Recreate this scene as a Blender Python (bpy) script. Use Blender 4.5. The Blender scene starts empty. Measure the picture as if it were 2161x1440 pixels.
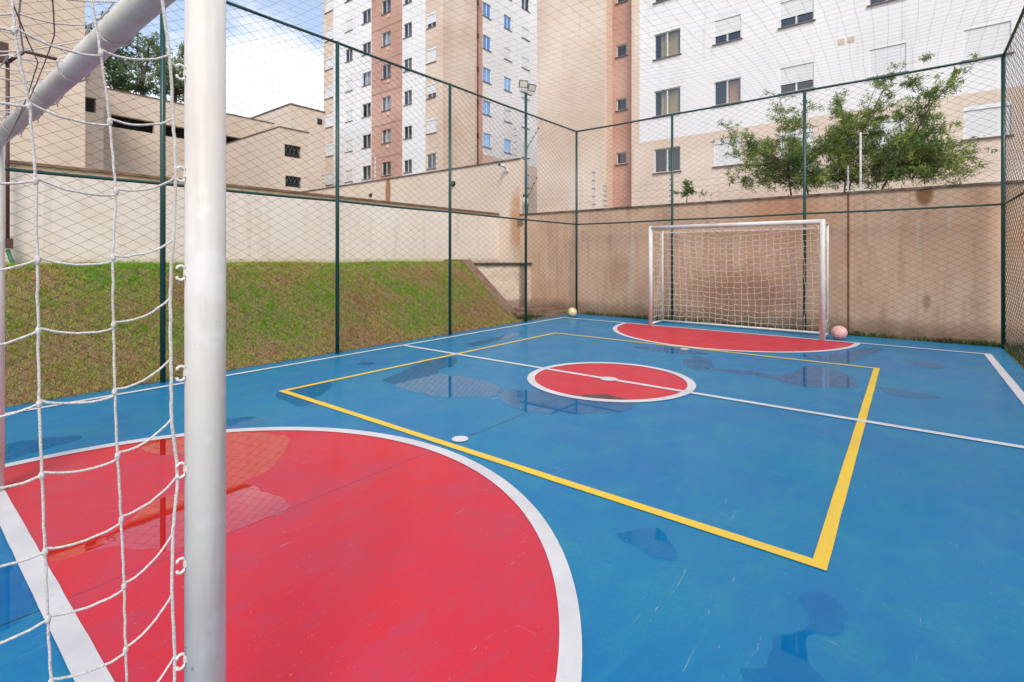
import bpy, bmesh, math, random
import numpy as np
from mathutils import Vector, Matrix

rnd = random.Random(7)
rng = np.random.default_rng(11)
S = bpy.context.scene
COL = S.collection

# ------------------------------------------------------------------ camera
CAM_H = 1.36; FPX = 1064.0; YAW = math.radians(38.21); HX, HY = 1080.5, 544.4
cam_d = bpy.data.cameras.new('camera'); cam = bpy.data.objects.new('camera', cam_d); COL.objects.link(cam)
cam.location = (0, 0, CAM_H); cam.rotation_euler = (math.radians(90), 0, YAW)
cam_d.sensor_width = 36; cam_d.sensor_fit = 'HORIZONTAL'; cam_d.lens = FPX / 2161 * 36
cam_d.shift_y = -(720 - HY) / 2161
cam_d.clip_start = 0.05; cam_d.clip_end = 2000
S.camera = cam

# ------------------------------------------------------------------ world
SUN_EL, SUN_AZ = math.radians(50), math.radians(44)      # azimuth of the direction the light comes from, from -Y towards +X
w = bpy.data.worlds.new('World'); S.world = w; w.use_nodes = True
nt = w.node_tree; nt.nodes.clear()
N = nt.nodes.new; LK = nt.links.new
sky = N('ShaderNodeTexSky'); sky.sky_type = 'NISHITA'; sky.sun_disc = False
sky.sun_elevation = SUN_EL; sky.sun_rotation = math.pi - SUN_AZ
sky.air_density = 1.0; sky.dust_density = 1.2; sky.ozone_density = 1.3
bg = N('ShaderNodeBackground'); bg.inputs[1].default_value = 0.15
bg2 = N('ShaderNodeBackground'); bg2.inputs[0].default_value = (1.0, 0.985, 0.965, 1); bg2.inputs[1].default_value = 0.84
tc = N('ShaderNodeTexCoord'); mp = N('ShaderNodeMapping'); mp.inputs['Scale'].default_value = (1.6, 1.6, 3.4)
mp.inputs['Location'].default_value = (0.35, 0.1, 0.22)
nz = N('ShaderNodeTexNoise'); nz.inputs['Scale'].default_value = 2.1; nz.inputs['Detail'].default_value = 9; nz.inputs['Roughness'].default_value = 0.56
sep = N('ShaderNodeSeparateXYZ'); add = N('ShaderNodeMath'); add.operation = 'MULTIPLY_ADD'
add.inputs[1].default_value = -1.65; cr = N('ShaderNodeValToRGB')
cr.color_ramp.elements[0].color = (.20, .20, .20, 1); cr.color_ramp.elements[0].position = 0.20; cr.color_ramp.elements[1].position = 0.39
mixb = N('ShaderNodeMixShader'); out = N('ShaderNodeOutputWorld')
LK(tc.outputs['Generated'], mp.inputs[0]); LK(mp.outputs[0], nz.inputs['Vector'])
LK(tc.outputs['Generated'], sep.inputs[0]); LK(sep.outputs['Z'], add.inputs[0]); LK(nz.outputs[0], add.inputs[2])
add2 = N('ShaderNodeMath'); add2.operation = 'ADD'; add2.inputs[1].default_value = 0.29; LK(add.outputs[0], add2.inputs[0]); LK(add2.outputs[0], cr.inputs[0]); LK(cr.outputs[0], mixb.inputs[0]); LK(sky.outputs[0], bg.inputs[0])
LK(bg.outputs[0], mixb.inputs[1]); LK(bg2.outputs[0], mixb.inputs[2]); LK(mixb.outputs[0], out.inputs[0])

# ------------------------------------------------------------------ sun
sd = bpy.data.lights.new('sun', 'SUN'); sun = bpy.data.objects.new('sun', sd); COL.objects.link(sun)
sd.energy = 1.6; sd.angle = math.radians(20); sd.color = (1.0, 0.93, 0.84)
dv = Vector((math.sin(SUN_AZ) * math.cos(SUN_EL), -math.cos(SUN_AZ) * math.cos(SUN_EL), math.sin(SUN_EL)))
sun.rotation_euler = dv.to_track_quat('Z', 'Y').to_euler()

S.view_settings.view_transform = 'Standard'; S.view_settings.look = 'None'
S.view_settings.exposure = 0.67; S.view_settings.gamma = 1
S.render.engine = 'CYCLES'
S.cycles.max_bounces = 8; S.cycles.transparent_max_bounces = 24

# ------------------------------------------------------------------ survey of the place: sight lines from the camera point
_c, _s = math.cos(YAW), math.sin(YAW)
FW = Vector((-_s, _c, 0)); RT = Vector((_c, _s, 0)); CAM = Vector((0, 0, CAM_H))
def ray(x, y): return FW + RT * ((x - HX) / FPX) - Vector((0, 0, 1)) * ((y - HY) / FPX)
def ground(x, y, z=0.0):
    d = ray(x, y); return CAM + d * ((z - CAM_H) / d.z)
def on_x(x, y, X): d = ray(x, y); return CAM + d * (X / d.x)
def on_y(x, y, Y): d = ray(x, y); return CAM + d * (Y / d.y)

# ------------------------------------------------------------------ object helpers
def tag(o, label=None, cat=None, group=None, kind=None):
    if label: o['label'] = label
    if cat: o['category'] = cat
    if group: o['group'] = group
    if kind: o['kind'] = kind
    return o
def empty(name, loc=(0, 0, 0), label=None, cat=None, group=None):
    o = bpy.data.objects.new(name, None); COL.objects.link(o); o.location = loc; o.empty_display_size = 0.1
    return tag(o, label, cat, group)

class MB:
    """collects geometry (world coordinates) and links it as one mesh object"""
    def __init__(s): s.v = []; s.f = []; s.m = []; s.n = 0; s.smooth = []
    def add(s, verts, faces, mat=0, smooth=False):
        verts = np.asarray(verts, float).reshape(-1, 3); s.v.append(verts)
        for f in faces: s.f.append([i + s.n for i in f])
        s.m += [mat] * len(faces); s.smooth += [smooth] * len(faces)
        s.n += len(verts); return s
    def box(s, a, b, mat=0):
        x0, y0, z0 = [min(p, q) for p, q in zip(a, b)]; x1, y1, z1 = [max(p, q) for p, q in zip(a, b)]
        v = [(x0, y0, z0), (x1, y0, z0), (x1, y1, z0), (x0, y1, z0), (x0, y0, z1), (x1, y0, z1), (x1, y1, z1), (x0, y1, z1)]
        return s.add(v, [(0, 3, 2, 1), (4, 5, 6, 7), (0, 1, 5, 4), (1, 2, 6, 5), (2, 3, 7, 6), (3, 0, 4, 7)], mat)
    def tube(s, pts, r, sides=8, mat=0, caps=True, ref=None):
        P = np.asarray([tuple(p) for p in pts], float); n = len(P)
        T = np.zeros_like(P); T[1:-1] = P[2:] - P[:-2]; T[0] = P[1] - P[0]; T[-1] = P[-1] - P[-2]
        T /= np.maximum(np.linalg.norm(T, axis=1, keepdims=True), 1e-9)
        if ref is None:
            ref = (0, 0, 1) if abs(T[:, 2]).mean() < 0.8 else (0.31, 0.95, 0)
        R = np.tile(np.asarray(ref, float), (n, 1))
        A = np.cross(T, R); A /= np.maximum(np.linalg.norm(A, axis=1, keepdims=True), 1e-9); B = np.cross(T, A)
        rr = np.broadcast_to(np.asarray(r, float), (n,))
        an = np.arange(sides) * 2 * math.pi / sides
        V = P[:, None, :] + rr[:, None, None] * (np.cos(an)[None, :, None] * A[:, None, :] + np.sin(an)[None, :, None] * B[:, None, :])
        F = []
        for i in range(n - 1):
            for k in range(sides):
                k2 = (k + 1) % sides
                F.append((i * sides + k, i * sides + k2, (i + 1) * sides + k2, (i + 1) * sides + k))
        s.add(V.reshape(-1, 3), F, mat, sides > 4)
        if caps:
            b = s.n - n * sides
            s.f.append([b + k for k in range(sides)][::-1]); s.f.append([b + (n - 1) * sides + k for k in range(sides)])
            s.m += [mat, mat]; s.smooth += [False, False]
        return s
    def poly(s, pts, z, mat=0):
        bm = bmesh.new(); vs = [bm.verts.new((p[0], p[1], z)) for p in pts]
        f = bm.faces.new(vs); f.normal_update()
        if f.normal.z < 0: f.normal_flip()
        bmesh.ops.triangulate(bm, faces=[f]); bm.verts.index_update()
        s.add([tuple(v.co) for v in bm.verts], [[v.index for v in q.verts] for q in bm.faces], mat); bm.free(); return s
    def strip(s, inner, outer, z, closed=False, mat=0):
        n = len(inner); F = []
        for i in range(n if closed else n - 1):
            j = (i + 1) % n; F.append((i, n + i, n + j, j))
        V = [(p[0], p[1], z) for p in inner] + [(p[0], p[1], z) for p in outer]
        return s.add(V, F, mat)
    def build(s, name, mats, parent=None, origin=None):
        me = bpy.data.meshes.new(name)
        V = np.concatenate(s.v) if s.v else np.zeros((0, 3))
        off = np.array(parent.location if parent else (0, 0, 0), float)
        pp = parent
        while pp is not None and pp.parent is not None:
            pp = pp.parent; off = off + np.array(pp.location, float)
        if origin is not None: o_loc = np.array(origin, float)
        elif parent is None and len(V): o_loc = np.array([(V[:, 0].min() + V[:, 0].max()) / 2, (V[:, 1].min() + V[:, 1].max()) / 2, V[:, 2].min()])
        else: o_loc = off
        me.from_pydata((V - o_loc).tolist(), [], s.f)
        for m in (mats if isinstance(mats, (list, tuple)) else [mats]): me.materials.append(m)
        me.polygons.foreach_set('material_index', s.m); me.polygons.foreach_set('use_smooth', s.smooth)
        me.update()
        o = bpy.data.objects.new(name, me); COL.objects.link(o)
        if parent: o.parent = parent; o.location = tuple(o_loc - off)
        else: o.location = tuple(o_loc)
        return o

def sphere(mb, c, r, seg=16, rings=10, mat=0, sc=(1, 1, 1)):
    V = [(c[0], c[1], c[2] + r * sc[2])]; F = []
    for i in range(1, rings):
        t = math.pi * i / rings
        for k in range(seg):
            a = 2 * math.pi * k / seg
            V.append((c[0] + r * sc[0] * math.sin(t) * math.cos(a), c[1] + r * sc[1] * math.sin(t) * math.sin(a), c[2] + r * sc[2] * math.cos(t)))
    V.append((c[0], c[1], c[2] - r * sc[2]))
    for k in range(seg): F.append((0, 1 + k, 1 + (k + 1) % seg))
    for i in range(rings - 2):
        for k in range(seg):
            a = 1 + i * seg + k; b = 1 + i * seg + (k + 1) % seg
            F.append((a, a + seg, b + seg, b))
    L = len(V) - 1; b = 1 + (rings - 2) * seg
    for k in range(seg): F.append((b + k, L, b + (k + 1) % seg))
    mb.add(V, F, mat, True)

# ------------------------------------------------------------------ materials
def lin(r, g, b):
    f = lambda c: (c / 255 / 12.92) if c / 255 <= 0.04045 else ((c / 255 + 0.055) / 1.055) ** 2.4
    return (f(r), f(g), f(b), 1)
class Mat:
    def __init__(s, name, color, rough=0.6, metal=0.0, spec=0.5):
        s.m = bpy.data.materials.new(name); s.m.use_nodes = True; s.nt = s.m.node_tree
        s.b = s.nt.nodes['Principled BSDF']; s.out = s.nt.nodes['Material Output']
        s.b.inputs['Base Color'].default_value = color; s.b.inputs['Roughness'].default_value = rough
        s.b.inputs['Metallic'].default_value = metal; s.b.inputs['Specular IOR Level'].default_value = spec
        s.col = None; s.color = color; s.tc = None
    def n(s, t, **kw):
        x = s.nt.nodes.new(t)
        for k, v in kw.items():
            if hasattr(x, k): setattr(x, k, v)
            else: x.inputs[k].default_value = v
        return x
    def lk(s, a, b): s.nt.links.new(a, b)
    def pos(s):
        if s.tc is None: s.tc = s.n('ShaderNodeNewGeometry').outputs['Position']
        return s.tc
    def noise(s, scale, detail=4, rough=0.55, sc=(1, 1, 1), dist=0.0):
        m = s.n('ShaderNodeMapping'); m.inputs['Scale'].default_value = sc; s.lk(s.pos(), m.inputs[0])
        x = s.n('ShaderNodeTexNoise', Scale=scale, Detail=detail, Roughness=rough, Distortion=dist); s.lk(m.outputs[0], x.inputs['Vector'])
        return x.outputs[0]
    def ramp(s, fac, a, b):
        r = s.n('ShaderNodeMapRange', clamp=True); r.inputs['From Min'].default_value = a; r.inputs['From Max'].default_value = b
        s.lk(fac, r.inputs['Value']); return r.outputs[0]
    def math(s, op, a, b=None, c=None):
        x = s.n('ShaderNodeMath', operation=op)
        for i, v in enumerate((a, b, c)):
            if v is None: continue
            if isinstance(v, (int, float)): x.inputs[i].default_value = v
            else: s.lk(v, x.inputs[i])
        return x.outputs[0]
    def mix(s, fac, color, amount=1.0):
        x = s.n('ShaderNodeMix', data_type='RGBA')
        if amount != 1.0: fac = s.math('MULTIPLY', fac, amount)
        if isinstance(fac, (int, float)): x.inputs[0].default_value = fac
        else: s.lk(fac, x.inputs[0])
        if s.col is None: x.inputs[6].default_value = s.color
        else: s.lk(s.col, x.inputs[6])
        x.inputs[7].default_value = color
        s.col = x.outputs[2]; s.lk(s.col, s.b.inputs['Base Color']); return s
    def vary(s, color, scale, a=0.35, b=0.65, amount=1.0, detail=5, sc=(1, 1, 1), dist=0.0, rough=0.55):
        return s.mix(s.ramp(s.noise(scale, detail, rough, sc, dist), a, b), color, amount)
    def rough(s, scale, r0, r1, detail=4):
        r = s.n('ShaderNodeMapRange'); r.inputs['From Min'].default_value = .3; r.inputs['From Max'].default_value = .7
        r.inputs['To Min'].default_value = r0; r.inputs['To Max'].default_value = r1
        s.lk(s.noise(scale, detail), r.inputs['Value']); s.lk(r.outputs[0], s.b.inputs['Roughness']); return s
    def bump(s, scale, dist=0.01, strength=0.5, detail=5, sc=(1, 1, 1)):
        b = s.n('ShaderNodeBump', Strength=strength, Distance=dist); s.lk(s.noise(scale, detail, .6, sc), b.inputs['Height'])
        s.lk(b.outputs[0], s.b.inputs['Normal']); return s
    def spot(s, c, rad, color, amount=1.0, edge=0.5, nscale=3.0, namp=0.5):
        """stain of its own shape, an ellipse with a ragged edge, centre c, radii rad (a radius of 0 leaves that axis out)"""
        sp = s.n('ShaderNodeSeparateXYZ'); s.lk(s.pos(), sp.inputs[0]); acc = None
        for i, (cc, rr) in enumerate(zip(c, rad)):
            if rr <= 0: continue
            d = s.math('MULTIPLY', s.math('ADD', sp.outputs[i], -cc), 1 / rr); d = s.math('POWER', s.math('ABSOLUTE', d), 2.0)
            acc = d if acc is None else s.math('ADD', acc, d)
        nn = s.math('MULTIPLY_ADD', s.noise(nscale, 5, .65), namp * 2, -namp)
        acc = s.math('ADD', acc, nn)
        f = s.n('ShaderNodeMapRange', clamp=True); f.inputs['From Min'].default_value = 1.0; f.inputs['From Max'].default_value = 1.0 - edge
        f.inputs['To Min'].default_value = 0; f.inputs['To Max'].default_value = 1
        s.lk(acc, f.inputs['Value']); return s.mix(f.outputs[0], color, amount)

# court paint
def court_paint(name, c, c2, c3):
    M = Mat(name, c, 0.36, spec=0.24)
    M.vary(c2, 0.8, .36, .64, .95, 7).vary(c3, 3.2, .48, .66, .60, 8)
    M.vary(c2, 45, .42, .6, .45, 4).vary(c3, 11, .5, .7, .4, 6, (1, .35, 1), .8)
    sc = M.ramp(M.noise(2.6, 8, .78, (8, .9, 1), 1.6), .640, .675); M.mix(sc, (0.46, 0.56, 0.64, 1), .42)
    sc = M.ramp(M.noise(2.2, 8, .78, (.9, 9, 1), 1.9), .645, .68); M.mix(sc, (0.40, 0.52, 0.62, 1), .26)
    sc = M.ramp(M.noise(2.0, 8, .78, (4, 3, 1), 2.6), .655, .69); M.mix(sc, (0.03, 0.07, 0.11, 1), .30)
    spk = M.ramp(M.noise(75, 2, .5), .70, .74); M.mix(spk, (0.5, 0.52, 0.56, 1), .20)
    spk = M.ramp(M.noise(40, 2, .5), .27, .25); M.mix(spk, (0.03, 0.05, 0.06, 1), .4)
    M.rough(2.2, .34, .48); M.bump(90, .0012, .35, 4); M.b.inputs['Coat Weight'].default_value = .14; M.b.inputs['Coat Roughness'].default_value = .15; M.b.inputs['Coat IOR'].default_value = 1.6
    return M
m_blue = court_paint('blue court paint', (0.001, 0.190, 0.338, 1), (0.000, 0.142, 0.350, 1), (0.014, 0.228, 0.312, 1))
m_red = court_paint('red court paint', (0.530, 0.026, 0.054, 1), (0.600, 0.020, 0.032, 1), (0.430, 0.046, 0.090, 1))
m_wline = Mat('white line paint', (0.62, 0.605, 0.60, 1), .5, spec=.3).vary((0.50, 0.49, 0.49, 1), 3, .4, .7, .8, 8).vary((0.36, 0.42, 0.5, 1), 30, .6, .8, .5, 6)
m_yline = Mat('yellow line paint', (0.82, 0.53, 0.035, 1), .42).vary((0.64, 0.47, 0.09, 1), 3, .4, .75, .7, 7).vary((0.35, 0.33, 0.14, 1), 22, .63, .8, .5, 6)
m_joint = Mat('dark expansion joint', (0.12, 0.06, 0.10, 1), .7)
m_edge = Mat('concrete slab edge', (0.28, 0.26, 0.23, 1), .85).vary((0.12, 0.11, 0.09, 1), 6)
# water film: clear over paint, deepens the colour of what it wets
def water(name, tint, ior):
    m = bpy.data.materials.new(name); m.use_nodes = True
    nt = m.node_tree; nt.nodes.clear()
    o_ = nt.nodes.new('ShaderNodeOutputMaterial'); mx = nt.nodes.new('ShaderNodeMixShader'); tr = nt.nodes.new('ShaderNodeBsdfTransparent')
    gl = nt.nodes.new('ShaderNodeBsdfGlossy'); fr = nt.nodes.new('ShaderNodeFresnel'); bp = nt.nodes.new('ShaderNodeBump'); nn = nt.nodes.new('ShaderNodeTexNoise')
    tcw = nt.nodes.new('ShaderNodeNewGeometry'); nt.links.new(tcw.outputs['Position'], nn.inputs['Vector'])
    tr.inputs[0].default_value = tint; gl.inputs['Roughness'].default_value = 0.012; fr.inputs[0].default_value = ior
    nn.inputs['Scale'].default_value = 9; bp.inputs['Strength'].default_value = .012; bp.inputs['Distance'].default_value = .003
    nt.links.new(nn.outputs[0], bp.inputs['Height']); nt.links.new(bp.outputs[0], gl.inputs['Normal'])
    inv = nt.nodes.new('ShaderNodeMath'); inv.operation = 'SUBTRACT'; inv.inputs[0].default_value = 1; nt.links.new(tcw.outputs['Backfacing'], inv.inputs[1]); mu = nt.nodes.new('ShaderNodeMath'); mu.operation = 'MULTIPLY'; nt.links.new(inv.outputs[0], mu.inputs[0]); nt.links.new(fr.outputs[0], mu.inputs[1])
    at = nt.nodes.new('ShaderNodeAttribute'); at.attribute_name = 'wet'     # the film thins out to nothing at its rim
    wn = nt.nodes.new('ShaderNodeTexNoise'); wn.inputs['Scale'].default_value = 40; nt.links.new(tcw.outputs['Position'], wn.inputs['Vector'])
    wa = nt.nodes.new('ShaderNodeMath'); wa.operation = 'MULTIPLY_ADD'; wa.inputs[1].default_value = .9; wa.inputs[2].default_value = -.45; nt.links.new(wn.outputs[0], wa.inputs[0])
    wb = nt.nodes.new('ShaderNodeMath'); nt.links.new(at.outputs['Fac'], wb.inputs[0]); nt.links.new(wa.outputs[0], wb.inputs[1])
    wr = nt.nodes.new('ShaderNodeMapRange'); wr.inputs['From Min'].default_value = .12; wr.inputs['From Max'].default_value = .55; nt.links.new(wb.outputs[0], wr.inputs['Value'])
    m3 = nt.nodes.new('ShaderNodeMath'); m3.operation = 'MULTIPLY'; nt.links.new(mu.outputs[0], m3.inputs[0]); nt.links.new(wr.outputs[0], m3.inputs[1]); mu = m3
    mc = nt.nodes.new('ShaderNodeMix'); mc.data_type = 'RGBA'; mc.inputs[6].default_value = (1, 1, 1, 1); mc.inputs[7].default_value = tint; nt.links.new(wr.outputs[0], mc.inputs[0]); nt.links.new(mc.outputs[2], tr.inputs[0])
    nt.links.new(mu.outputs[0], mx.inputs[0]); nt.links.new(tr.outputs[0], mx.inputs[1]); nt.links.new(gl.outputs[0], mx.inputs[2]); nt.links.new(mx.outputs[0], o_.inputs[0])
    return m
m_water = water('rain water film', (0.34, 0.84, 0.955, 1), 1.27); m_waterm = water('still rain water film', (0.45, 0.85, 0.95, 1), 1.55); m_waterr = water('rain water film on red paint', (1.0, 0.45, 0.36, 1), 2.35)

m_green = Mat('green painted steel', (0.005, 0.056, 0.048, 1), .38).vary((0.012, 0.052, 0.045, 1), 4, .4, .7, .8).vary((0.10, 0.11, 0.09, 1), 40, .66, .75, .6)
m_wire = Mat('green coated wire', (0.016, 0.020, 0.016, 1), .6)
m_wired = Mat('dark coated wire', (0.018, 0.020, 0.024, 1), .5)
m_white = Mat('white painted steel', (0.68, 0.66, 0.635, 1), .5, spec=.3).vary((0.50, 0.44, 0.36, 1), 2.2, .42, .7, .75, 7, (1, 1, .5)).vary((0.46, 0.42, 0.37, 1), 14, .5, .75, .5, 6, (3, 3, .25)).vary((0.22, 0.15, 0.10, 1), 38, .70, .76, .8, 4).vary((0.70, 0.69, 0.68, 1), 9, .55, .62, .5, 7).bump(70, .0012, .35)
m_rope = Mat('white twisted rope', (0.72, 0.69, 0.66, 1), .85).vary((0.46, 0.42, 0.38, 1), 300, .4, .6, .8, 2).vary((0.50, 0.42, 0.34, 1), 7, .5, .7, .6, 5).bump(420, .002, .9, 2)
m_rope2 = Mat('cream net cord', (0.82, 0.74, 0.62, 1), .9).vary((0.66, 0.55, 0.42, 1), 12)
m_rope3 = Mat('grey overhead netting cord', (0.26, 0.265, 0.27, 1), .8)
m_strap = Mat('plain brown cord', (0.22, 0.16, 0.14, 1), .9)  # brown, darker than the net rope

m_far = Mat('weathered render of far wall', lin(210, 180, 153), .9)
m_far.vary(lin(188, 154, 127), .6, .38, .62, .8, 7).vary(lin(214, 184, 154), 1.1, .5, .72, .7, 6, (1, 1, .6))
m_far.vary(lin(134, 86, 56), 2.6, .55, .78, .40, 8, (1.6, 1.6, .7)).vary(lin(200, 140, 92), .8, .56, .74, .4, 6).vary(lin(150, 114, 86), 3.2, .52, .74, .42, 7, (3.2, 1, .22)).vary(lin(206, 190, 172), 2.1, .56, .74, .5, 7, (3, 1, .25))
_p = on_y(1640, 425, 10.8); m_far.spot((_p.x, 0, 2.3), (.75, 0, .32), lin(190, 122, 72), .45, .9, 2.5, .4)
_p = on_y(1790, 500, 10.8); m_far.spot((_p.x, 0, 1.2), (.022, 0, 0), lin(108, 48, 24), .85, .7, 9, .5)
_p = on_y(1950, 392, 10.8); m_far.spot((_p.x, 0, 2.42), (.14, 0, .22), lin(120, 78, 22), .85, .7, 9, .5)
_p = on_y(1955, 650, 10.8); m_far.spot((_p.x, 0, .62), (.07, 0, .17), lin(110, 90, 58), .5, .8, 9, .8)
_p = on_y(1560, 640, 10.8); m_far.spot((_p.x, 0, .6), (1.1, 0, .55), lin(136, 84, 56), .5, .9, 2.5, .6)
_p = on_y(1310, 580, 10.8); m_far.spot((_p.x, 0, 1.0), (.35, 0, .5), lin(150, 104, 72), .35, .9, 3.5, .6)
m_far.spot((0, 0, -.05), (0, 0, .40), lin(84, 66, 46), .6, .9, 3, .5).bump(35, .006, .4)
m_cap = Mat('dark mossy coping', lin(134, 118, 104), .9).vary(lin(66, 58, 52), 5, .4, .65)
m_high = Mat('beige render of high wall', lin(222, 206, 190), .9).vary(lin(211, 193, 175), .7, .35, .65, .8, 6).vary(lin(214, 192, 172), 2.4, .5, .75, .5, 6)
m_high.spot((-8.35, 0, 2.3), (.33, 0, 1.1), lin(182, 128, 80), .75, .9, 3, .6)
_p = on_y(822, 390, 10.88); m_high.spot((_p.x, 0, 3.6), (.17, 0, .62), lin(150, 98, 48), .85, .6, 5, .3)
m_high.bump(30, .005, .35)
m_ret = Mat('cream render of retaining wall', lin(234, 222, 208), .9).vary(lin(224, 210, 195), .8, .35, .65, .8, 6).vary(lin(230, 220, 209), 2, .5, .75, .5, 6).vary(lin(188, 172, 154), 2.4, .56, .76, .45, 8, (1, 2.6, .16)).vary(lin(206, 190, 172), 6, .5, .7, .35, 7)
m_ret.spot((0, 0, 2.60), (0, 0, .12), lin(176, 142, 98), .8, .5, 2.2, .55).spot((0, 0, 2.62), (0, 0, .07), lin(122, 88, 52), .8, .5, 5, .9)
m_ret.spot((0, 0, 1.2), (0, 0, .16), lin(188, 164, 134), .7, .9, 3, .7).bump(30, .004, .3)
m_conc = Mat('stained concrete', lin(232, 214, 190), .9).vary(lin(196, 176, 150), 2.4, .4, .7, .8, 7).vary(lin(104, 92, 76), 5, .60, .8, .7, 7).bump(20, .008, .5)
m_conc2 = Mat('earth stained concrete', lin(140, 112, 92), .92).vary(lin(104, 78, 60), 4, .4, .7, .9, 7).vary(lin(166, 146, 126), 9, .6, .8, .5).bump(20, .01, .6)
m_conc.spot((0, 0, 1.22), (0, 0, .13), lin(96, 86, 72), .75, .8, 4, .7).spot((-7.86, 10.45, 0), (.16, .16, 0), lin(70, 60, 50), .7, .8, 5, .6).spot((0, 0, .1), (0, 0, .22), lin(110, 92, 74), .6, .8, 4, .6)
m_moss = Mat('mossy concrete top', lin(92, 84, 62), .95).vary(lin(80, 96, 40), 5, .45, .6).vary(lin(60, 50, 40), 9, .5, .7)
m_beige = Mat('beige render', lin(222, 206, 188), .9).vary(lin(197, 176, 156), .25, .35, .65, .8, 6).vary(lin(215, 198, 180), 1.3, .5, .75, .5, 7).bump(12, .006, .25)
m_beiged = Mat('greyer beige render', lin(222, 208, 193), .9).vary(lin(212, 196, 180), .3, .35, .65, .8, 6).bump(12, .006, .25)
m_tbeige = Mat('tower beige paint', lin(229, 213, 198), .88).vary(lin(190, 166, 146), 1.6, .58, .8, .4, 8, (2.2, 2.2, .18)).vary(lin(205, 179, 158), .3, .35, .65, .8, 7).bump(9, .006, .25)
m_tedge = Mat('tower pale beige paint', lin(228, 205, 184), .88).vary(lin(220, 196, 176), .5)
m_tpink = Mat('tower salmon paint', lin(206, 168, 152), .88).vary(lin(182, 139, 122), .35, .35, .65, .8, 7).bump(9, .006, .25)
m_twhite = Mat('tower white paint', lin(238, 237, 237), .88).vary(lin(226, 226, 229), .3, .35, .65, .8, 7).vary(lin(196, 194, 192), 1.6, .56, .8, .45, 8, (2.2, 2.2, .18)).bump(9, .006, .25)
m_alu = Mat('white window frame', (0.72, 0.73, 0.74, 1), .4)
m_sill = Mat('grey stone sill', lin(120, 110, 104), .7)
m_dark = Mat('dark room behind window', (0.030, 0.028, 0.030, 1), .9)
m_shut = Mat('white roller shutter', (0.80, 0.81, 0.82, 1), .5)
m_curt = Mat('yellow curtain cloth', lin(246, 220, 150), .9).vary(lin(222, 186, 112), 6, .4, .6, .8, 3, (1, 1, .1))
m_curt2 = Mat('peach curtain cloth', lin(244, 190, 150), .9).vary(lin(216, 156, 120), 6, .4, .6, .8, 3, (1, 1, .1))
def glassmat(name, tint, refl):
    m = bpy.data.materials.new(name); m.use_nodes = True; nt = m.node_tree; nt.nodes.clear()
    o = nt.nodes.new('ShaderNodeOutputMaterial'); mx = nt.nodes.new('ShaderNodeMixShader'); tr = nt.nodes.new('ShaderNodeBsdfTransparent')
    g = nt.nodes.new('ShaderNodeBsdfGlossy'); g.inputs['Roughness'].default_value = .03; g.inputs[0].default_value = tint
    tr.inputs[0].default_value = (.8, .82, .84, 1); mx.inputs[0].default_value = refl
    nt.links.new(tr.outputs[0], mx.inputs[1]); nt.links.new(g.outputs[0], mx.inputs[2]); nt.links.new(mx.outputs[0], o.inputs[0]); return m
m_glass = glassmat('window glass', (.8, .84, .9, 1), .08)
m_glassb = glassmat('sky reflection tinted window glass', (.36, .60, .95, 1), .62)  # blue of the reflected sky is put into the gloss tint
m_ball1 = Mat('yellow and white ball leather', lin(226, 206, 170), .35)
m_ball1.vary(lin(205, 200, 40), 11, .47, .50, 1, 1).vary(lin(70, 78, 30), 15, .64, .67, .8, 1).vary(lin(232, 190, 180), 13, .60, .64, .7, 1)
m_ball2 = Mat('faded pink ball leather', lin(226, 180, 172), .45).vary(lin(206, 152, 142), 14, .45, .6, .6, 3)
def seams(M, scale, col):
    v = M.n('ShaderNodeTexVoronoi', feature='DISTANCE_TO_EDGE', Scale=scale); M.lk(M.pos(), v.inputs['Vector'])
    M.mix(M.ramp(v.outputs['Distance'], .05, .02), col, .7)
seams(m_ball2, 13, lin(150, 104, 98)); seams(m_ball1, 13, lin(110, 100, 60))
m_lamp = Mat('grey green lamp housing', lin(92, 100, 84), .5); m_lens = Mat('frosted lamp glass', lin(236, 232, 214), .25)
m_arm = Mat('pale grey metal bracket', lin(196, 196, 190), .5)
m_brown = Mat('brown painted steel', (0.10, 0.045, 0.035, 1), .5)
m_hose = Mat('green plastic hose', (0.02, 0.14, 0.06, 1), .5)
m_blackp = Mat('black plastic', (0.02, 0.02, 0.022, 1), .45)
m_whitep = Mat('white plastic', (0.7, 0.69, 0.66, 1), .45)
m_insul = Mat('grey insulators', (0.10, 0.10, 0.11, 1), .6)

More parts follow.
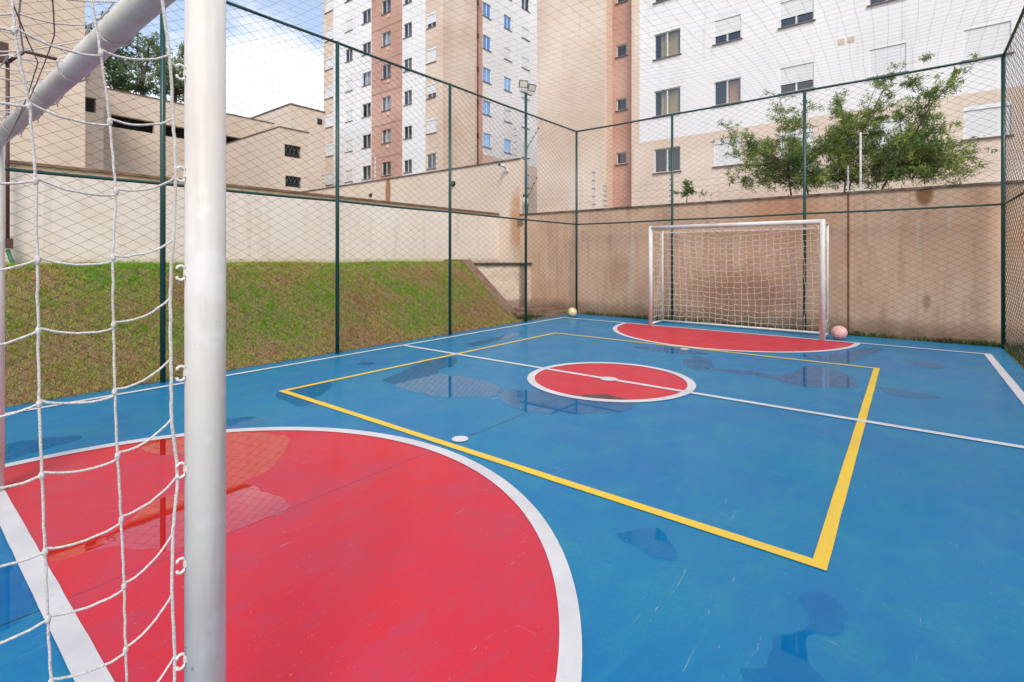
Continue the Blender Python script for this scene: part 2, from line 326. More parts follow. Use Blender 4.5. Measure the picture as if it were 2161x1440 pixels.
def foliage(name, cols, trans=.35, pscale=1.3, bank=False):
    m = bpy.data.materials.new(name); m.use_nodes = True; nt = m.node_tree; b = nt.nodes['Principled BSDF']
    g = nt.nodes.new('ShaderNodeNewGeometry'); r = nt.nodes.new('ShaderNodeValToRGB'); r.color_ramp.interpolation = 'LINEAR'
    while len(r.color_ramp.elements) < len(cols): r.color_ramp.elements.new(.5)
    for i, c in enumerate(cols):
        r.color_ramp.elements[i].position = i / (len(cols) - 1); r.color_ramp.elements[i].color = c
    nt.links.new(g.outputs['Random Per Island'], r.inputs[0])
    # patches of colour across the ground, added to the random value of each blade or leaf
    nz = nt.nodes.new('ShaderNodeTexNoise'); nz.inputs['Scale'].default_value = pscale; nz.inputs['Detail'].default_value = 6; nz.inputs['Roughness'].default_value = .65
    nt.links.new(g.outputs['Position'], nz.inputs['Vector'])
    a = nt.nodes.new('ShaderNodeMath'); a.operation = 'MULTIPLY_ADD'; a.inputs[1].default_value = 3.8; a.inputs[2].default_value = -1.9 + (.04 if bank else 0)
    nt.links.new(nz.outputs[0], a.inputs[0]); a2 = nt.nodes.new('ShaderNodeMath'); a2.operation = 'MULTIPLY_ADD'; a2.inputs[1].default_value = .62
    nt.links.new(g.outputs['Random Per Island'], a2.inputs[0]); a3 = nt.nodes.new('ShaderNodeMath'); a3.operation = 'ADD'; a3.inputs[1].default_value = .19
    if bank:
        n2 = nt.nodes.new('ShaderNodeTexNoise'); n2.inputs['Scale'].default_value = 15; n2.inputs['Detail'].default_value = 3; nt.links.new(g.outputs['Position'], n2.inputs['Vector'])
        b2 = nt.nodes.new('ShaderNodeMath'); b2.operation = 'MULTIPLY_ADD'; b2.inputs[1].default_value = 1.5; b2.inputs[2].default_value = -.84; nt.links.new(n2.outputs[0], b2.inputs[0])
        b3 = nt.nodes.new('ShaderNodeMath'); nt.links.new(a.outputs[0], b3.inputs[0]); nt.links.new(b2.outputs[0], b3.inputs[1]); a = b3
    if bank:     # the turf is dry at the foot of the slope and green along its top
        sx = nt.nodes.new('ShaderNodeSeparateXYZ'); nt.links.new(g.outputs['Position'], sx.inputs[0]); src = a.outputs[0]
        for f0, f1, amt in ((-6.95, -6.55, .36), (-7.9, -8.6, -.40)):
            mr = nt.nodes.new('ShaderNodeMapRange'); mr.inputs['From Min'].default_value = f0; mr.inputs['From Max'].default_value = f1; mr.inputs['To Max'].default_value = amt
            nt.links.new(sx.outputs[0], mr.inputs['Value']); ad = nt.nodes.new('ShaderNodeMath'); nt.links.new(src, ad.inputs[0]); nt.links.new(mr.outputs[0], ad.inputs[1]); src = ad.outputs[0]
        a = ad
    nt.links.new(a.outputs[0], a2.inputs[2]); nt.links.new(a2.outputs[0], a3.inputs[0]); nt.links.new(a3.outputs[0], r.inputs[0])
    b.inputs['Roughness'].default_value = .6; nt.links.new(r.outputs[0], b.inputs['Base Color'])
    t = nt.nodes.new('ShaderNodeBsdfTranslucent'); mx = nt.nodes.new('ShaderNodeMixShader'); mx.inputs[0].default_value = trans
    nt.links.new(r.outputs[0], t.inputs[0]); nt.links.new(b.outputs[0], mx.inputs[1]); nt.links.new(t.outputs[0], mx.inputs[2])
    nt.links.new(mx.outputs[0], nt.nodes['Material Output'].inputs[0]); return m
m_blade = foliage('grass blades green to dry', [(0.24, 0.48, 0.020, 1), (0.38, 0.50, 0.045, 1), (0.50, 0.47, 0.11, 1), (0.56, 0.40, 0.15, 1), (0.52, 0.30, 0.13, 1)], .25, .9, True)
m_weed = foliage('weed leaves', [(0.05, 0.10, 0.012, 1), (0.09, 0.15, 0.02, 1), (0.13, 0.10, 0.03, 1)], .3)
m_leaf = foliage('tree leaves', [(0.06, 0.13, 0.030, 1), (0.16, 0.24, 0.060, 1), (0.42, 0.50, 0.10, 1)], .4, 2.2)
m_euc = foliage('eucalyptus leaves', [(0.08, 0.15, 0.06, 1), (0.14, 0.22, 0.09, 1), (0.24, 0.32, 0.15, 1)], .4, .3)
m_bark = Mat('grey brown bark', lin(104, 84, 66), .9).vary(lin(70, 58, 46), 8).bump(25, .01, .6)
m_soil = Mat('soil and dry litter', (0.22, 0.145, 0.075, 1), .95).vary((0.15, 0.16, 0.04, 1), 1.1, .42, .6, .9, 7).vary((0.26, 0.15, 0.07, 1), 7, .45, .7, .8, 7).vary((0.07, 0.045, 0.025, 1), 18, .5, .7, .8, 5)
m_soil.bump(14, .04, .8, 7)
for _k in range(6):
    m_soil.spot((-8.1 + .2 * _k, 8.21 + .045 * _k, 0), (.16, .12, 0), (0.33, 0.125, 0.06, 1), .6, .9, 7, .9)
m_ground = Mat('rough ground', (0.10, 0.11, 0.04, 1), .95).vary((0.17, 0.12, 0.06, 1), 1.2, .4, .65, .9, 7).bump(12, .05, .8, 6)

# ------------------------------------------------------------------ the setting: ground, court, markings, bank
XL, XR, YN, YF = -6.47, 1.10, -1.6, 10.60
mb = MB(); mb.add([(-300, -120, -.22), (200, -120, -.22), (200, 400, -.22), (-300, 400, -.22)], [(0, 1, 2, 3)])
tag(mb.build('ground', m_ground.m), kind='structure')
mb = MB(); mb.box((XL, YN, -.15), (XR, YF, 0)); tag(mb.build('court_floor', m_blue.m), kind='structure')
mb = MB(); mb.add([(XR + .002, YN, -.02), (9, YN, -.02), (9, 10.78, -.02), (XR + .002, 10.78, -.02)], [(0, 1, 2, 3)])
tag(mb.build('side_verge', m_ground.m), kind='structure')

CX, CY = -2.635, 5.10; YG0, YG1 = 0.441, 9.715; RD = 2.0
def arc(cx, cy, r, a0, a1, n=72): return [(cx + r * math.cos(math.radians(a0 + (a1 - a0) * i / n)), cy + r * math.sin(math.radians(a0 + (a1 - a0) * i / n))) for i in range(n + 1)]
def rect(mb, x0, y0, x1, y1, z):
    # long thin paint line with a slightly uneven hand-taped edge
    horiz = (x1 - x0) > (y1 - y0); n = max(2, int(max(x1 - x0, y1 - y0) / .12)); A = []; B = []
    for i in range(n + 1):
        t = i / n; j1 = rnd.uniform(-.0013, .0013); j2 = rnd.uniform(-.0013, .0013)
        if horiz: A.append((x0 + (x1 - x0) * t, y0 + j1)); B.append((x0 + (x1 - x0) * t, y1 + j2))
        else: A.append((x0 + j1, y0 + (y1 - y0) * t)); B.append((x1 + j2, y0 + (y1 - y0) * t))
    mb.strip(B, A, z) if horiz else mb.strip(A, B, z)
Z1, Z2, Z3, Z4, Z5 = .002, .0045, .0058, .008, .0032
for nm, cy, a0, a1 in (('near', YG0 + .04, 0, 180), ('far', YG1 - .035, 180, 360)):
    mb = MB(); mb.poly(arc(CX, cy, RD - .02, a0, a1), Z1); tag(mb.build('red_goal_area', m_red.m), kind='structure')
mb = MB(); mb.poly(arc(CX, CY, .86, 0, 360)[:-1], Z1); tag(mb.build('red_centre_circle', m_red.m), kind='structure')
mb = MB(); mb.box((CX - .0022, YN + .02, .0021), (CX + .0022, YF - .02, .0025))
tag(mb.build('floor_joint', m_joint.m), kind='structure')
mb = MB()
rect(mb, CX - 2.41, 2.56, CX + 2.355, 2.625, Z2); rect(mb, CX - 2.41, 7.60, CX + 2.355, 7.66, Z2)
rect(mb, CX - 2.41, 2.625, CX - 2.35, 7.60, Z2); rect(mb, CX + 2.295, 2.625, CX + 2.355, 7.60, Z2)
tag(mb.build('yellow_court_line', m_yline.m), kind='structure')
mb = MB()
XS0, XS1 = -6.20, .83
rect(mb, XS0, YG0 - .04, XS0 + .065, YG1 + .035, Z3); rect(mb, XS1, YG0 - .04, XS1 + .08, YG1 + .035, Z3)
rect(mb, XS0 + .065, YG0 - .04, XS1, YG0 + .04, Z3); rect(mb, XS0 + .065, YG1 - .035, XS1, YG1 + .035, Z3)
tag(mb.build('white_boundary_line', m_wline.m), kind='structure')
mb = MB()
for cy, a0, a1 in ((YG0 + .04, 0, 180), (YG1 - .035, 180, 360)):
    mb.strip(arc(CX, cy, RD - .047, a0, a1), arc(CX, cy, RD + .033, a0, a1), Z3)
tag(mb.build('white_goal_area_line', m_wline.m), kind='structure')
mb = MB(); rect(mb, XS0 + .065, CY - .035, XS1, CY + .035, Z3); mb.strip(arc(CX, CY, .83, 0, 360), arc(CX, CY, .915, 0, 360), Z4 - .0015)
mb.poly(arc(CX, CY, .095, 0, 360, 24)[:-1], Z4)
tag(mb.build('white_centre_line', m_wline.m), kind='structure')
mb = MB()
for x, y in ((-2.64, 2.725), (-2.62, 7.47)): mb.poly(arc(x, y, .062, 0, 360, 28)[:-1], Z3)
tag(mb.build('white_penalty_spot', m_wline.m), kind='structure')

# puddles: outlines surveyed on the floor
PUD = [
 ('shallow puddle across the back of the near red goal area, mirroring fence and grass', [(290,942),(390,918),(480,912),(595,920),(605,945),(570,990),(530,1012),(512,1025),(545,1030),(600,1060),(608,1075),(560,1098),(480,1130),(400,1150),(330,1162),(230,1160),(110,1190),(95,1160),(180,1135),(250,1120),(300,1075),(340,1052),(400,1035),(440,1000),(430,970),(390,960),(330,958)]),
 ('long thin puddle on the blue floor along the left end of the near red area', [(-30,952),(60,930),(130,922),(175,921),(150,934),(90,950),(30,968),(-30,985)]),
 ('faint small puddle just outside the top of the near red area', [(478,887),(510,880),(552,884),(560,893),(530,900),(478,906)]),
 ('puddle under the yellow line corner nearest the left fence', [(583,832),(640,812),(690,808),(700,815),(685,830),(665,842),(700,850),(660,860),(620,855),(600,846)]),
 ('large puddle mirroring wall and fence left of the centre circle', [(808,802),(850,785),(880,770),(930,755),(965,757),(958,772),(925,782),(945,792),(1000,800),(1050,815),(1062,826),(1040,836),(990,839),(930,838),(860,824),(820,808)]),
 ('long puddle lapping the near edge of the centre circle', [(1052,838),(1055,822),(1130,825),(1180,832),(1225,834),(1270,832),(1320,842),(1338,852),(1335,864),(1300,873),(1200,874),(1110,869),(1068,853)]),
 ('small round puddle behind the centre circle in front of the far goal', [(1440,765),(1455,756),(1478,753),(1500,762),(1503,775),(1482,783),(1460,779)]),
 ('pointed puddle mirroring the far goal post, with a thin tail', [(1486,777),(1540,781),(1600,786),(1640,795),(1665,790),(1690,778),(1725,773),(1780,788),(1812,812),(1790,819),(1700,818),(1655,807),(1600,795),(1540,787)]),
 ('thin streak of water beyond the right end of the far yellow corner', [(1846,816),(1905,824),(1980,836),(1975,842),(1920,841),(1880,832)]),
 ('small broken wet streak near the far right corner of the court', [(1905,766),(1950,763),(1992,772),(1975,779),(1948,775)]),
 ('dark puddle against the right tip of the far red goal area', [(1690,750),(1760,748),(1820,737),(1862,737),(1832,752),(1800,764),(1750,766)]),
 ('small boot shaped puddle between near red area and yellow line', [(1302,1126),(1340,1120),(1395,1121),(1412,1140),(1426,1176),(1395,1180),(1352,1160),(1315,1145)]),
 ('large ragged puddle on blue floor at the bottom edge of the view', [(1697,1258),(1722,1254),(1770,1270),(1782,1300),(1775,1328),(1760,1342),(1725,1336),(1700,1340),(1690,1362),(1705,1400),(1745,1460),(1600,1470),(1570,1445),(1588,1405),(1635,1372),(1638,1345),(1668,1332),(1690,1318),(1702,1290),(1694,1270)]),
 ('puddle on the blue strip behind the near goal line', [(-60,1180),(0,1188),(50,1225),(78,1272),(45,1308),(0,1332),(-60,1330)]),
 ('tiny puddle between left fence and yellow line', [(754,768),(772,765),(792,767),(780,771),(762,771)]),
 ('thin wet streak crossing the far left part of the yellow line', [(985,726),(1030,716),(1085,704),(1108,702),(1080,712),(1040,722),(1000,730)]),
 ('wet patch in front of the left post of the far goal', [(1340,733),(1400,733),(1470,742),(1500,748),(1440,748),(1380,742)]),
]
for lab, pts in PUD:
    P = [ground(*p) for p in pts]; n = len(P); Q = []
    for i in range(n):
        p0, p1, p2, p3 = P[i - 1], P[i], P[(i + 1) % n], P[(i + 2) % n]
        k = max(2, int((p2 - p1).length / .04))
        for j in range(k):
            t = j / k
            q = .5 * ((2 * p1) + (p2 - p0) * t + (2 * p0 - 5 * p1 + 4 * p2 - p3) * t * t + (3 * p1 - p0 - 3 * p2 + p3) * t ** 3)
            e = .016 * math.sin(q.x * 19 + q.y * 11 + 4 * math.sin(q.y * 7)) + .009 * math.sin(q.x * 47 - q.y * 33); Q.append((q.x + e + rnd.gauss(0, .0022), q.y - e * .8 + rnd.gauss(0, .0022)))
    bm = bmesh.new(); face = bm.faces.new([bm.verts.new((q[0], q[1], Z5)) for q in Q]); face.normal_update()
    if face.normal.z < 0: face.normal_flip()
    bmesh.ops.inset_region(bm, faces=[face], thickness=.028, depth=0, use_even_offset=False)
    core = set(max(bm.faces, key=lambda q: len(q.verts)).verts); wet = [1.0 if v in core else 0.0 for v in bm.verts]; bmesh.ops.triangulate(bm, faces=[max(bm.faces, key=lambda q: len(q.verts))]); bm.verts.index_update()
    mb = MB(); mb.add([tuple(v.co) for v in bm.verts], [[v.index for v in q.verts] for q in bm.faces]); bm.free(); o = mb.build('puddle', m_waterr if 'back of the near red' in lab else (m_waterm if 'mirroring' in lab or 'lapping' in lab else m_water)); tag(o, lab, 'puddle', 'rain puddles on the court'); at_ = o.data.attributes.new('wet', 'FLOAT', 'POINT'); at_.data.foreach_set('value', wet)

# grass bank
def bank_h(x, y):
    t = (-6.62 - x) / 1.75; t = max(0.0, min(1.0, t)); s = t * t * (3 - 2 * t) * .35 + t * .65
    return 1.235 * s + .03 * math.sin(x * 3.1 + y * 1.7) * math.sin(y * .9) * (0.3 + t) * (1 - t * .6)
YB0, YB1 = -2.6, 8.70
nx, ny = 46, 150
V = []; F = []
for j in range(ny + 1):
    y = YB0 + (YB1 - YB0) * j / ny
    for i in range(nx + 1):
        x = XL - .001 - (8.96 - 6.471) * i / nx
        V.append((x, y, bank_h(x, y) + (rnd.uniform(-.012, .012) if 0 < i < nx else 0) - (.02 if i == 0 else 0)))
for j in range(ny):
    for i in range(nx):
        a = j * (nx + 1) + i; F.append((a, a + nx + 1, a + nx + 2, a + 1))
mb = MB(); mb.add(V, F, 0, True); tag(mb.build('grass_bank', m_soil.m), kind='structure')

def blades(name, pts, hmin, hmax, wid, mat, lean=.6, kind='stuff', label=None, cat=None):
    P = np.asarray(pts); n = len(P)
    a = rng.uniform(0, 2 * math.pi, n); h = rng.uniform(hmin, hmax, n); l = rng.uniform(.1, lean, n); la = rng.uniform(0, 2 * math.pi, n)
    wv = np.stack([np.cos(a), np.sin(a), np.zeros(n)], 1) * wid * rng.uniform(.6, 1.4, (n, 1))
    mid = P + np.stack([np.cos(la) * l * h * .35, np.sin(la) * l * h * .35, h * .6], 1)
    tip = P + np.stack([np.cos(la) * l * h, np.sin(la) * l * h, h], 1)
    V = np.stack([P - wv, P + wv, mid + wv * .7, tip, mid - wv * .7], 1).reshape(-1, 3)
    me = bpy.data.meshes.new(name); me.vertices.add(5 * n); me.vertices.foreach_set('co', V.ravel())
    me.loops.add(5 * n); me.loops.foreach_set('vertex_index', np.arange(5 * n, dtype=np.int32))
    me.polygons.add(n); me.polygons.foreach_set('loop_start', np.arange(n, dtype=np.int32) * 5)
    me.update(calc_edges=True); me.validate(); me.materials.append(mat)
    o = bpy.data.objects.new(name, me); COL.objects.link(o); tag(o, label, cat, kind=kind); return o
pts = []
while len(pts) < 120000:
    x = XL - .03 - rnd.random() ** .9 * 2.45; y = rnd.uniform(-.6, 8.66)
    if rnd.random() < .25 * (1 + math.sin(x * 5 + y * 3.3) * math.sin(y * 4.1 - x * 2)) * (.4 if x < -7 else 1.3): continue
    tt = (x + 8.15) / 1.1; ym = 8.20 + .22 * tt
    if 0 < tt < 1 and abs(y - ym - .05 * math.sin(x * 17)) < .11 and rnd.random() < .6: continue
    pts.append((x, y, bank_h(x, y) - .006 + (rnd.random() * .02 if x < -8.3 else 0)))
for _ in range(2600):
    x = -8.94 + rnd.random() ** 2 * .25; y = rnd.uniform(-.6, 8.64); hh = rnd.uniform(0, .05) * (1 + math.sin(y * 3.1) * math.sin(y * 1.3)); pts.append((x, y, bank_h(x, y) + hh))
for _ in range(4200):
    x = XL + .015 - rnd.random() ** 1.15 * 2.46; y = rnd.uniform(-.6, 8.64); k = rnd.randint(12, 30); r_ = rnd.uniform(.012, .045); zz = rnd.uniform(.0, .022)
    for _q in range(k):
        xx = x + rnd.gauss(0, r_); yy = y + rnd.gauss(0, r_)
        if xx < XL + .03 and yy < 8.67: pts.append((xx, yy, bank_h(xx, yy) + zz * rnd.random()))
blades('grass', pts, .012, .048, .0026, m_blade, 1.3, label='short patchy grass, half green half dry, covering the sloping bank', cat='grass')
V = []; F = []
for _ in range(900):      # dead leaves and crumbs of soil washed onto the edge of the floor
    x = XL + .01 + abs(rnd.gauss(0, .055)) + (rnd.random() * .5 if rnd.random() < .10 else 0); y = rnd.uniform(-.5, 10.5); a = rnd.uniform(0, 6.28); l = rnd.uniform(.004, .016); q = len(V)
    for k in range(4): t = a + k * math.pi / 2; V.append((x + math.cos(t) * l * (1 if k % 2 else .45), y + math.sin(t) * l * (1 if k % 2 else .45), .009 + rnd.random() * .004))
    F.append((q, q + 1, q + 2, q + 3))
mb = MB(); mb.add(V, F); tag(mb.build('leaf_litter', m_soil.m), 'dead leaves and soil crumbs strewn along the left edge of the blue floor', 'leaf litter', kind='stuff')
pts = []
for _ in range(9000):
    x = rnd.uniform(-6.2, 7.5); d = abs(math.sin(x * 1.7) * math.sin(x * .63 + 1)) * .8 + .2
    if rnd.random() < d: pts.append((x, YF + .01 + rnd.random() ** 1.6 * .16, -.02))
for _ in range(2500): pts.append((XR + .03 + rnd.random() ** 1.5 * .5, rnd.uniform(3, 10.7), -.03))
for _ in range(900): pts.append((-6.52 - rnd.random() ** 1.4 * .4, rnd.uniform(8.6, 9.5), -.01))
blades('weeds', pts, .03, .12, .006, m_weed, .9, label='green weeds along the foot of the far wall and fence', cat='weeds')

# ------------------------------------------------------------------ walls round the court
YW = 10.80
b = MB(); b.box((-8.24, YW, -.2), (12, YW + .16, 2.50))
w_far = empty('boundary_wall', (-1, YW + .08, 0), 'long brown stained rendered wall behind the far goal', 'wall')
b.build('wall_face', m_far.m, w_far)
b = MB(); b.box((-8.235, YW - .025, 2.502), (12, YW + .185, 2.54)); b.build('coping', m_cap.m, w_far)
b = MB(); b.box((-26, YW + .02, -.2), (-8.243, YW + .2, 4.02)); hw = empty('high_wall', (-14, YW + .1, 0), 'tall beige rendered wall with a thin dark coping, left of the far wall', 'wall')
b.build('wall_face', m_high.m, hw)
b = MB(); b.box((-26, YW - .01, 4.022), (-8.235, YW + .23, 4.055)); b.build('coping', m_cap.m, hw)
b = MB(); b.box((-8.30, YW - .03, 2.25), (-8.12, YW + .22, 2.4)); b.build('wall_bracket', m_cap.m, hw)
b = MB(); b.box((-8.2425, YW + .022, 2.52), (-8.20, YW + .198, 4.018)); b.build('end_pier', m_tedge.m, hw)
b = MB(); b.box((-9.14, -6, -.2), (-8.96, YW + .016, 2.56)); rw = empty('retaining_wall', (-9.05, 3, 0), 'long cream rendered wall with rust stains under its top, above the grass bank', 'wall')
b.build('wall_face', m_ret.m, rw)
b = MB(); b.box((-9.16, -6, 2.562), (-8.94, YW - .012, 2.60)); b.build('coping', m_conc2.m, rw)
# wing wall that holds the end of the bank, with low landing beyond
ww = empty('wing_wall', (-7.9, 8.95, 0), 'triangular concrete wing wall with sloping edge at the end of the grass bank', 'wall')
y0, y1 = 8.68, 8.98
V = []
for y in (y0, y1): V += [(-8.958, y, -.15), (-6.94, y, -.15), (-6.94, y, .14), (-8.36, y, 1.32), (-8.958, y, 1.32)]
b = MB(); b.add(V, [(0, 1, 2, 3, 4), (9, 8, 7, 6, 5), (0, 5, 6, 1), (1, 6, 7, 2), (2, 7, 8, 3), (3, 8, 9, 4), (4, 9, 5, 0)]); b.build('sloping_edge', m_conc2.m, ww)
def prism(mb, P, z0, z1):
    n = len(P); mb.add([(x, y, z0) for x, y in P] + [(x, y, z1) for x, y in P], [tuple(range(n))[::-1], tuple(range(n, 2 * n))] + [(k, (k + 1) % n, n + (k + 1) % n, n + k) for k in range(n)])
PL = [(-8.30, 8.984), (-7.86, 10.45), (-7.86, YW - .004), (-8.955, YW - .004), (-8.955, 8.984)]
b = MB(); prism(b, PL, -.1, 1.20); b.build('landing_face', m_conc.m, ww)
b = MB(); prism(b, [(-8.27, 8.986), (-7.82, 10.42), (-7.82, YW - .005), (-8.953, YW - .005), (-8.953, 8.986)], 1.202, 1.232); b.build('landing_slab', m_moss.m, ww)
b = MB(); b.box((-8.9, 8.985, -.2), (XL - .003, YW - .003, .02)); tag(b.build('concrete_apron', m_conc2.m), kind='structure')
b = MB(); b.box((-7.85, 9.9, .022), (-6.95, 10.75, .10)); b.box((-6.95, 10.1, .022), (-6.56, 10.7, .06)); tag(b.build('concrete_step', m_conc2.m), 'low broken concrete step at the foot of the brown wall by the court corner', 'step')

# ------------------------------------------------------------------ chain-link fences
def wires(mb, origin, u, n, length, z0, z1, r, pitch=.106, sides=4, seed=1, amp=.012):
    g = np.random.default_rng(seed); u = np.array(u, float); n = np.array(n, float); o = np.array(origin, float)
    ph = pitch * .86; nw = int(length / ph); nk = int((z1 - z0) / (pitch / 2)) + 1
    k = np.arange(nk); z = z0 + (z1 - z0) * k / (nk - 1)
    for i in range(nw):
        s = (i + .5) * ph + (ph / 2) * np.where((k + i) % 2 == 0, 1, -1) + g.normal(0, .0012, nk)
        wob = amp * (np.sin(s * 1.9 + z * 1.3) * .6 + np.sin(s * .7 - z * 2.2 + seed))
        P = o + s[:, None] * u + (wob + .0018 * np.where((k + i) % 2 == 0, 1, -1))[:, None] * n
        P[:, 2] = z + .006 * np.sin(s * 2.3 + i * .05)
        mb.tube(P, r, sides, caps=False, ref=tuple(n))
FT = 4.42; MID = 2.17
def fence(label, p0, p1, posts, wire_mat, seed, first=0, group='green chain link fence panels round the court'):
    p0 = Vector(p0); p1 = Vector(p1); u = (p1 - p0).normalized(); L = (p1 - p0).length; n = Vector((-u.y, u.x, 0))
    f = empty('chain_link_fence', ((p0 + p1) / 2)[:], label, 'fence', group)
    for t in posts:
        q = p0 + u * t; b = MB(); b.tube([(q.x, q.y, -.05), (q.x, q.y, FT)], .0265, 14); sphere(b, (q.x, q.y, FT), .027, 12, 6)
        b.build('post', m_green.m, f)
    for z, rr in ((MID, .017), (FT, .019)):
        b = MB(); ts = [0] + [t for t in posts if 0 < t < L] + [L]; pts = []
        for i in range(len(ts) - 1):
            for j in range(6):
                t = ts[i] + (ts[i + 1] - ts[i]) * j / 6; pts.append((p0 + u * t) + Vector((0, 0, z - .008 * math.sin(math.pi * j / 6))))
        pts.append(p0 + u * L + Vector((0, 0, z))); b.tube(pts, rr, 10); b.build('rail', m_green.m, f)
    b = MB(); wires(b, p0, u, n, L, .01, FT - .01, .0028, seed=seed); b.build('wire_mesh', wire_mat.m, f)
    return f
LP = 1.98
fence('green chain link fence along the grass bank on the left side of the court', (-6.43, -.30, 0), (-6.33, 10.57, 0), [0, 2.27, 4.40, 6.62], m_wire, 3)
fence('green chain link fence behind the far goal, between the two corner posts', (-6.33, 10.57, 0), (1.12, 10.57, 0), [0, 2.36, 4.83, 7.45], m_wire, 5)
fence('dark chain link fence on the right side of the court, seen edge on', (1.125, 10.56, 0), (1.06, -.5, 0), [2.4, 4.8, 7.2, 9.6], m_wired, 8)

# overhead net
b = MB()
X0, X1, Y0n, Y1n = -6.38, 1.10, -.4, 10.56
def netz(x, y):
    a = math.sin(math.pi * (x - X0) / (X1 - X0)); c = math.sin(math.pi * (y - Y0n) / (Y1n - Y0n))
    return FT - .16 * a * c - .05 * a * (1 - c) - .05 * abs(math.sin(y * 1.42)) * (1 - a) + .02 * math.sin(x * 2.1 + y * 1.3) - .01
cell = .15
for i in range(int((X1 - X0) / cell) + 1):
    x = X0 + i * cell; ys = np.linspace(Y0n, Y1n, 48)
    b.tube([(x + .03 * math.sin(y * 1.1 + x * .8) + .006 * rnd.gauss(0, 1), y, netz(x, y)) for y in ys], .0012, 3, caps=False)
for j in range(int((Y1n - Y0n) / cell) + 1):
    y = Y0n + j * cell; xs = np.linspace(X0, X1, 34)
    b.tube([(x, y + .035 * math.sin(x * 1.3 + y * .6) + .006 * rnd.gauss(0, 1), netz(x, y)) for x in xs], .0012, 3, caps=False)
o = b.build('overhead_net', m_rope3.m); tag(o, 'thin grey net stretched over the top of the whole court', 'net')

# ------------------------------------------------------------------ goals
def net_panel(mb, fn, nu, nv, r, sub=3, jit=.006, sides=4):
    """fn(u,v) in 0..1 gives the point; ropes along both directions meeting at knots"""
    K = [[np.array(fn(i / nu, j / nv)) + rng.normal(0, jit, 3) for j in range(nv + 1)] for i in range(nu + 1)]
    def rope(P):
        pts = []
        for a in range(len(P) - 1):
            for q in range(sub):
                t = q / sub; p = P[a] * (1 - t) + P[a + 1] * t; p = p.copy(); d = P[a + 1] - P[a]
                if abs(d[2]) < .06: p[2] -= .012 * math.sin(math.pi * t)
                pts.append(p)
        pts.append(P[-1]); mb.tube(pts, r, sides, caps=False)
    for i in range(nu + 1): rope(K[i])
    for j in range(nv + 1): rope([K[i][j] for i in range(nu + 1)])
def goal_frame(g, xl, xr, y, back, ztop, R):
    sgn = 1 if back > y else -1
    for x in (xl, xr):
        b = MB(); b.tube([(x, y, 0.0), (x, y, ztop - .003)], R, 24); b.build('goal_post', m_white.m, g)
        b = MB(); b.tube([(x, back, .02), (x, back, ztop - .06)], .022, 12); b.build('back_post', m_white.m, g)
        b = MB(); b.tube([(x, y + sgn * (R + .001), ztop - R), (x, back, ztop - .06)], .02, 10); b.build('top_stay', m_white.m, g)
        b = MB(); b.tube([(x, y + sgn * (R + .001), .035), (x, back - sgn * .023, .035)], .02, 10); b.build('ground_bar', m_white.m, g)
    b = MB(); b.tube([(xl + R * .4, y, ztop - R), (xr - R * .4, y, ztop - R)], R * .97, 24)
    b.build('crossbar', m_white.m, g)
    b = MB(); b.tube([(xl - .02, back, .035), (xr + .02, back, .035)], .022, 12); b.build('ground_bar', m_white.m, g)
def hook(g, p, dx, dy):
    # open plastic C clip fixed to the post
    pts = []
    for a in np.linspace(-150, 150, 13):
        a = math.radians(a); pts.append((p[0], p[1] + dy * (.011 + .0085 * max(-.8, min(.8, 1.25 * math.cos(a)))), p[2] + .0150 * math.sin(a)))
    b = MB(); b.tube(pts, .0029, 8); b.build('net_hook', m_whitep.m, g)
# far goal
XGL, XGR = -4.09, -1.12
g = empty('futsal_goal', ((XGL + XGR) / 2, YG1, 0), 'white goal with cream net standing in front of the far brown wall', 'goal', 'white futsal goals')
YB = 10.33; ZT = 2.0
goal_frame(g, XGL, XGR, YG1, YB, ZT, .040)
b = MB()
def fb(u, v):
    x = XGL + (XGR - XGL) * u; s = math.sin(math.pi * u)
    return (x + .02 * math.sin(v * 5), YB + .03 - .05 * math.sin(math.pi * v) * s, .04 + (1.90 - .12 * s - .10 * u * (1 - u) * 2) * v + .03 * math.sin(u * 7 + v * 3) * s + .10 * (u - .35) * math.sin(math.pi * v))
net_panel(b, fb, 25, 16, .0031, 3, .010)
for x, sg in ((XGL, 1), (XGR, -1)):
    net_panel(b, lambda u, v: (x + sg * .05 * math.sin(math.pi * u) * math.sin(math.pi * v), YG1 + .05 + (YB - YG1 - .02) * u * (1 - .25 * math.sin(math.pi * v)), .05 + (1.88 - .05 * u) * v), 5, 16, .0031, 3, .012)
net_panel(b, lambda u, v: (XGL + (XGR - XGL) * u, YG1 + .03 + (YB - YG1) * v, 1.95 - .04 * v - .06 * math.sin(math.pi * v)), 25, 5, .0031, 3, .006)
b.build('net', m_rope2.m, g)
# near goal
XNL, XNR, YNG = -4.16, -1.19, .445; ZN = 2.07; RN = .0385
g = empty('futsal_goal', ((XNL + XNR) / 2, YNG, 0), 'nearest white goal, its thick post and knotted rope net filling the left of the view', 'goal', 'white futsal goals')
goal_frame(g, XNL, XNR, YNG, -.20, ZN, RN)
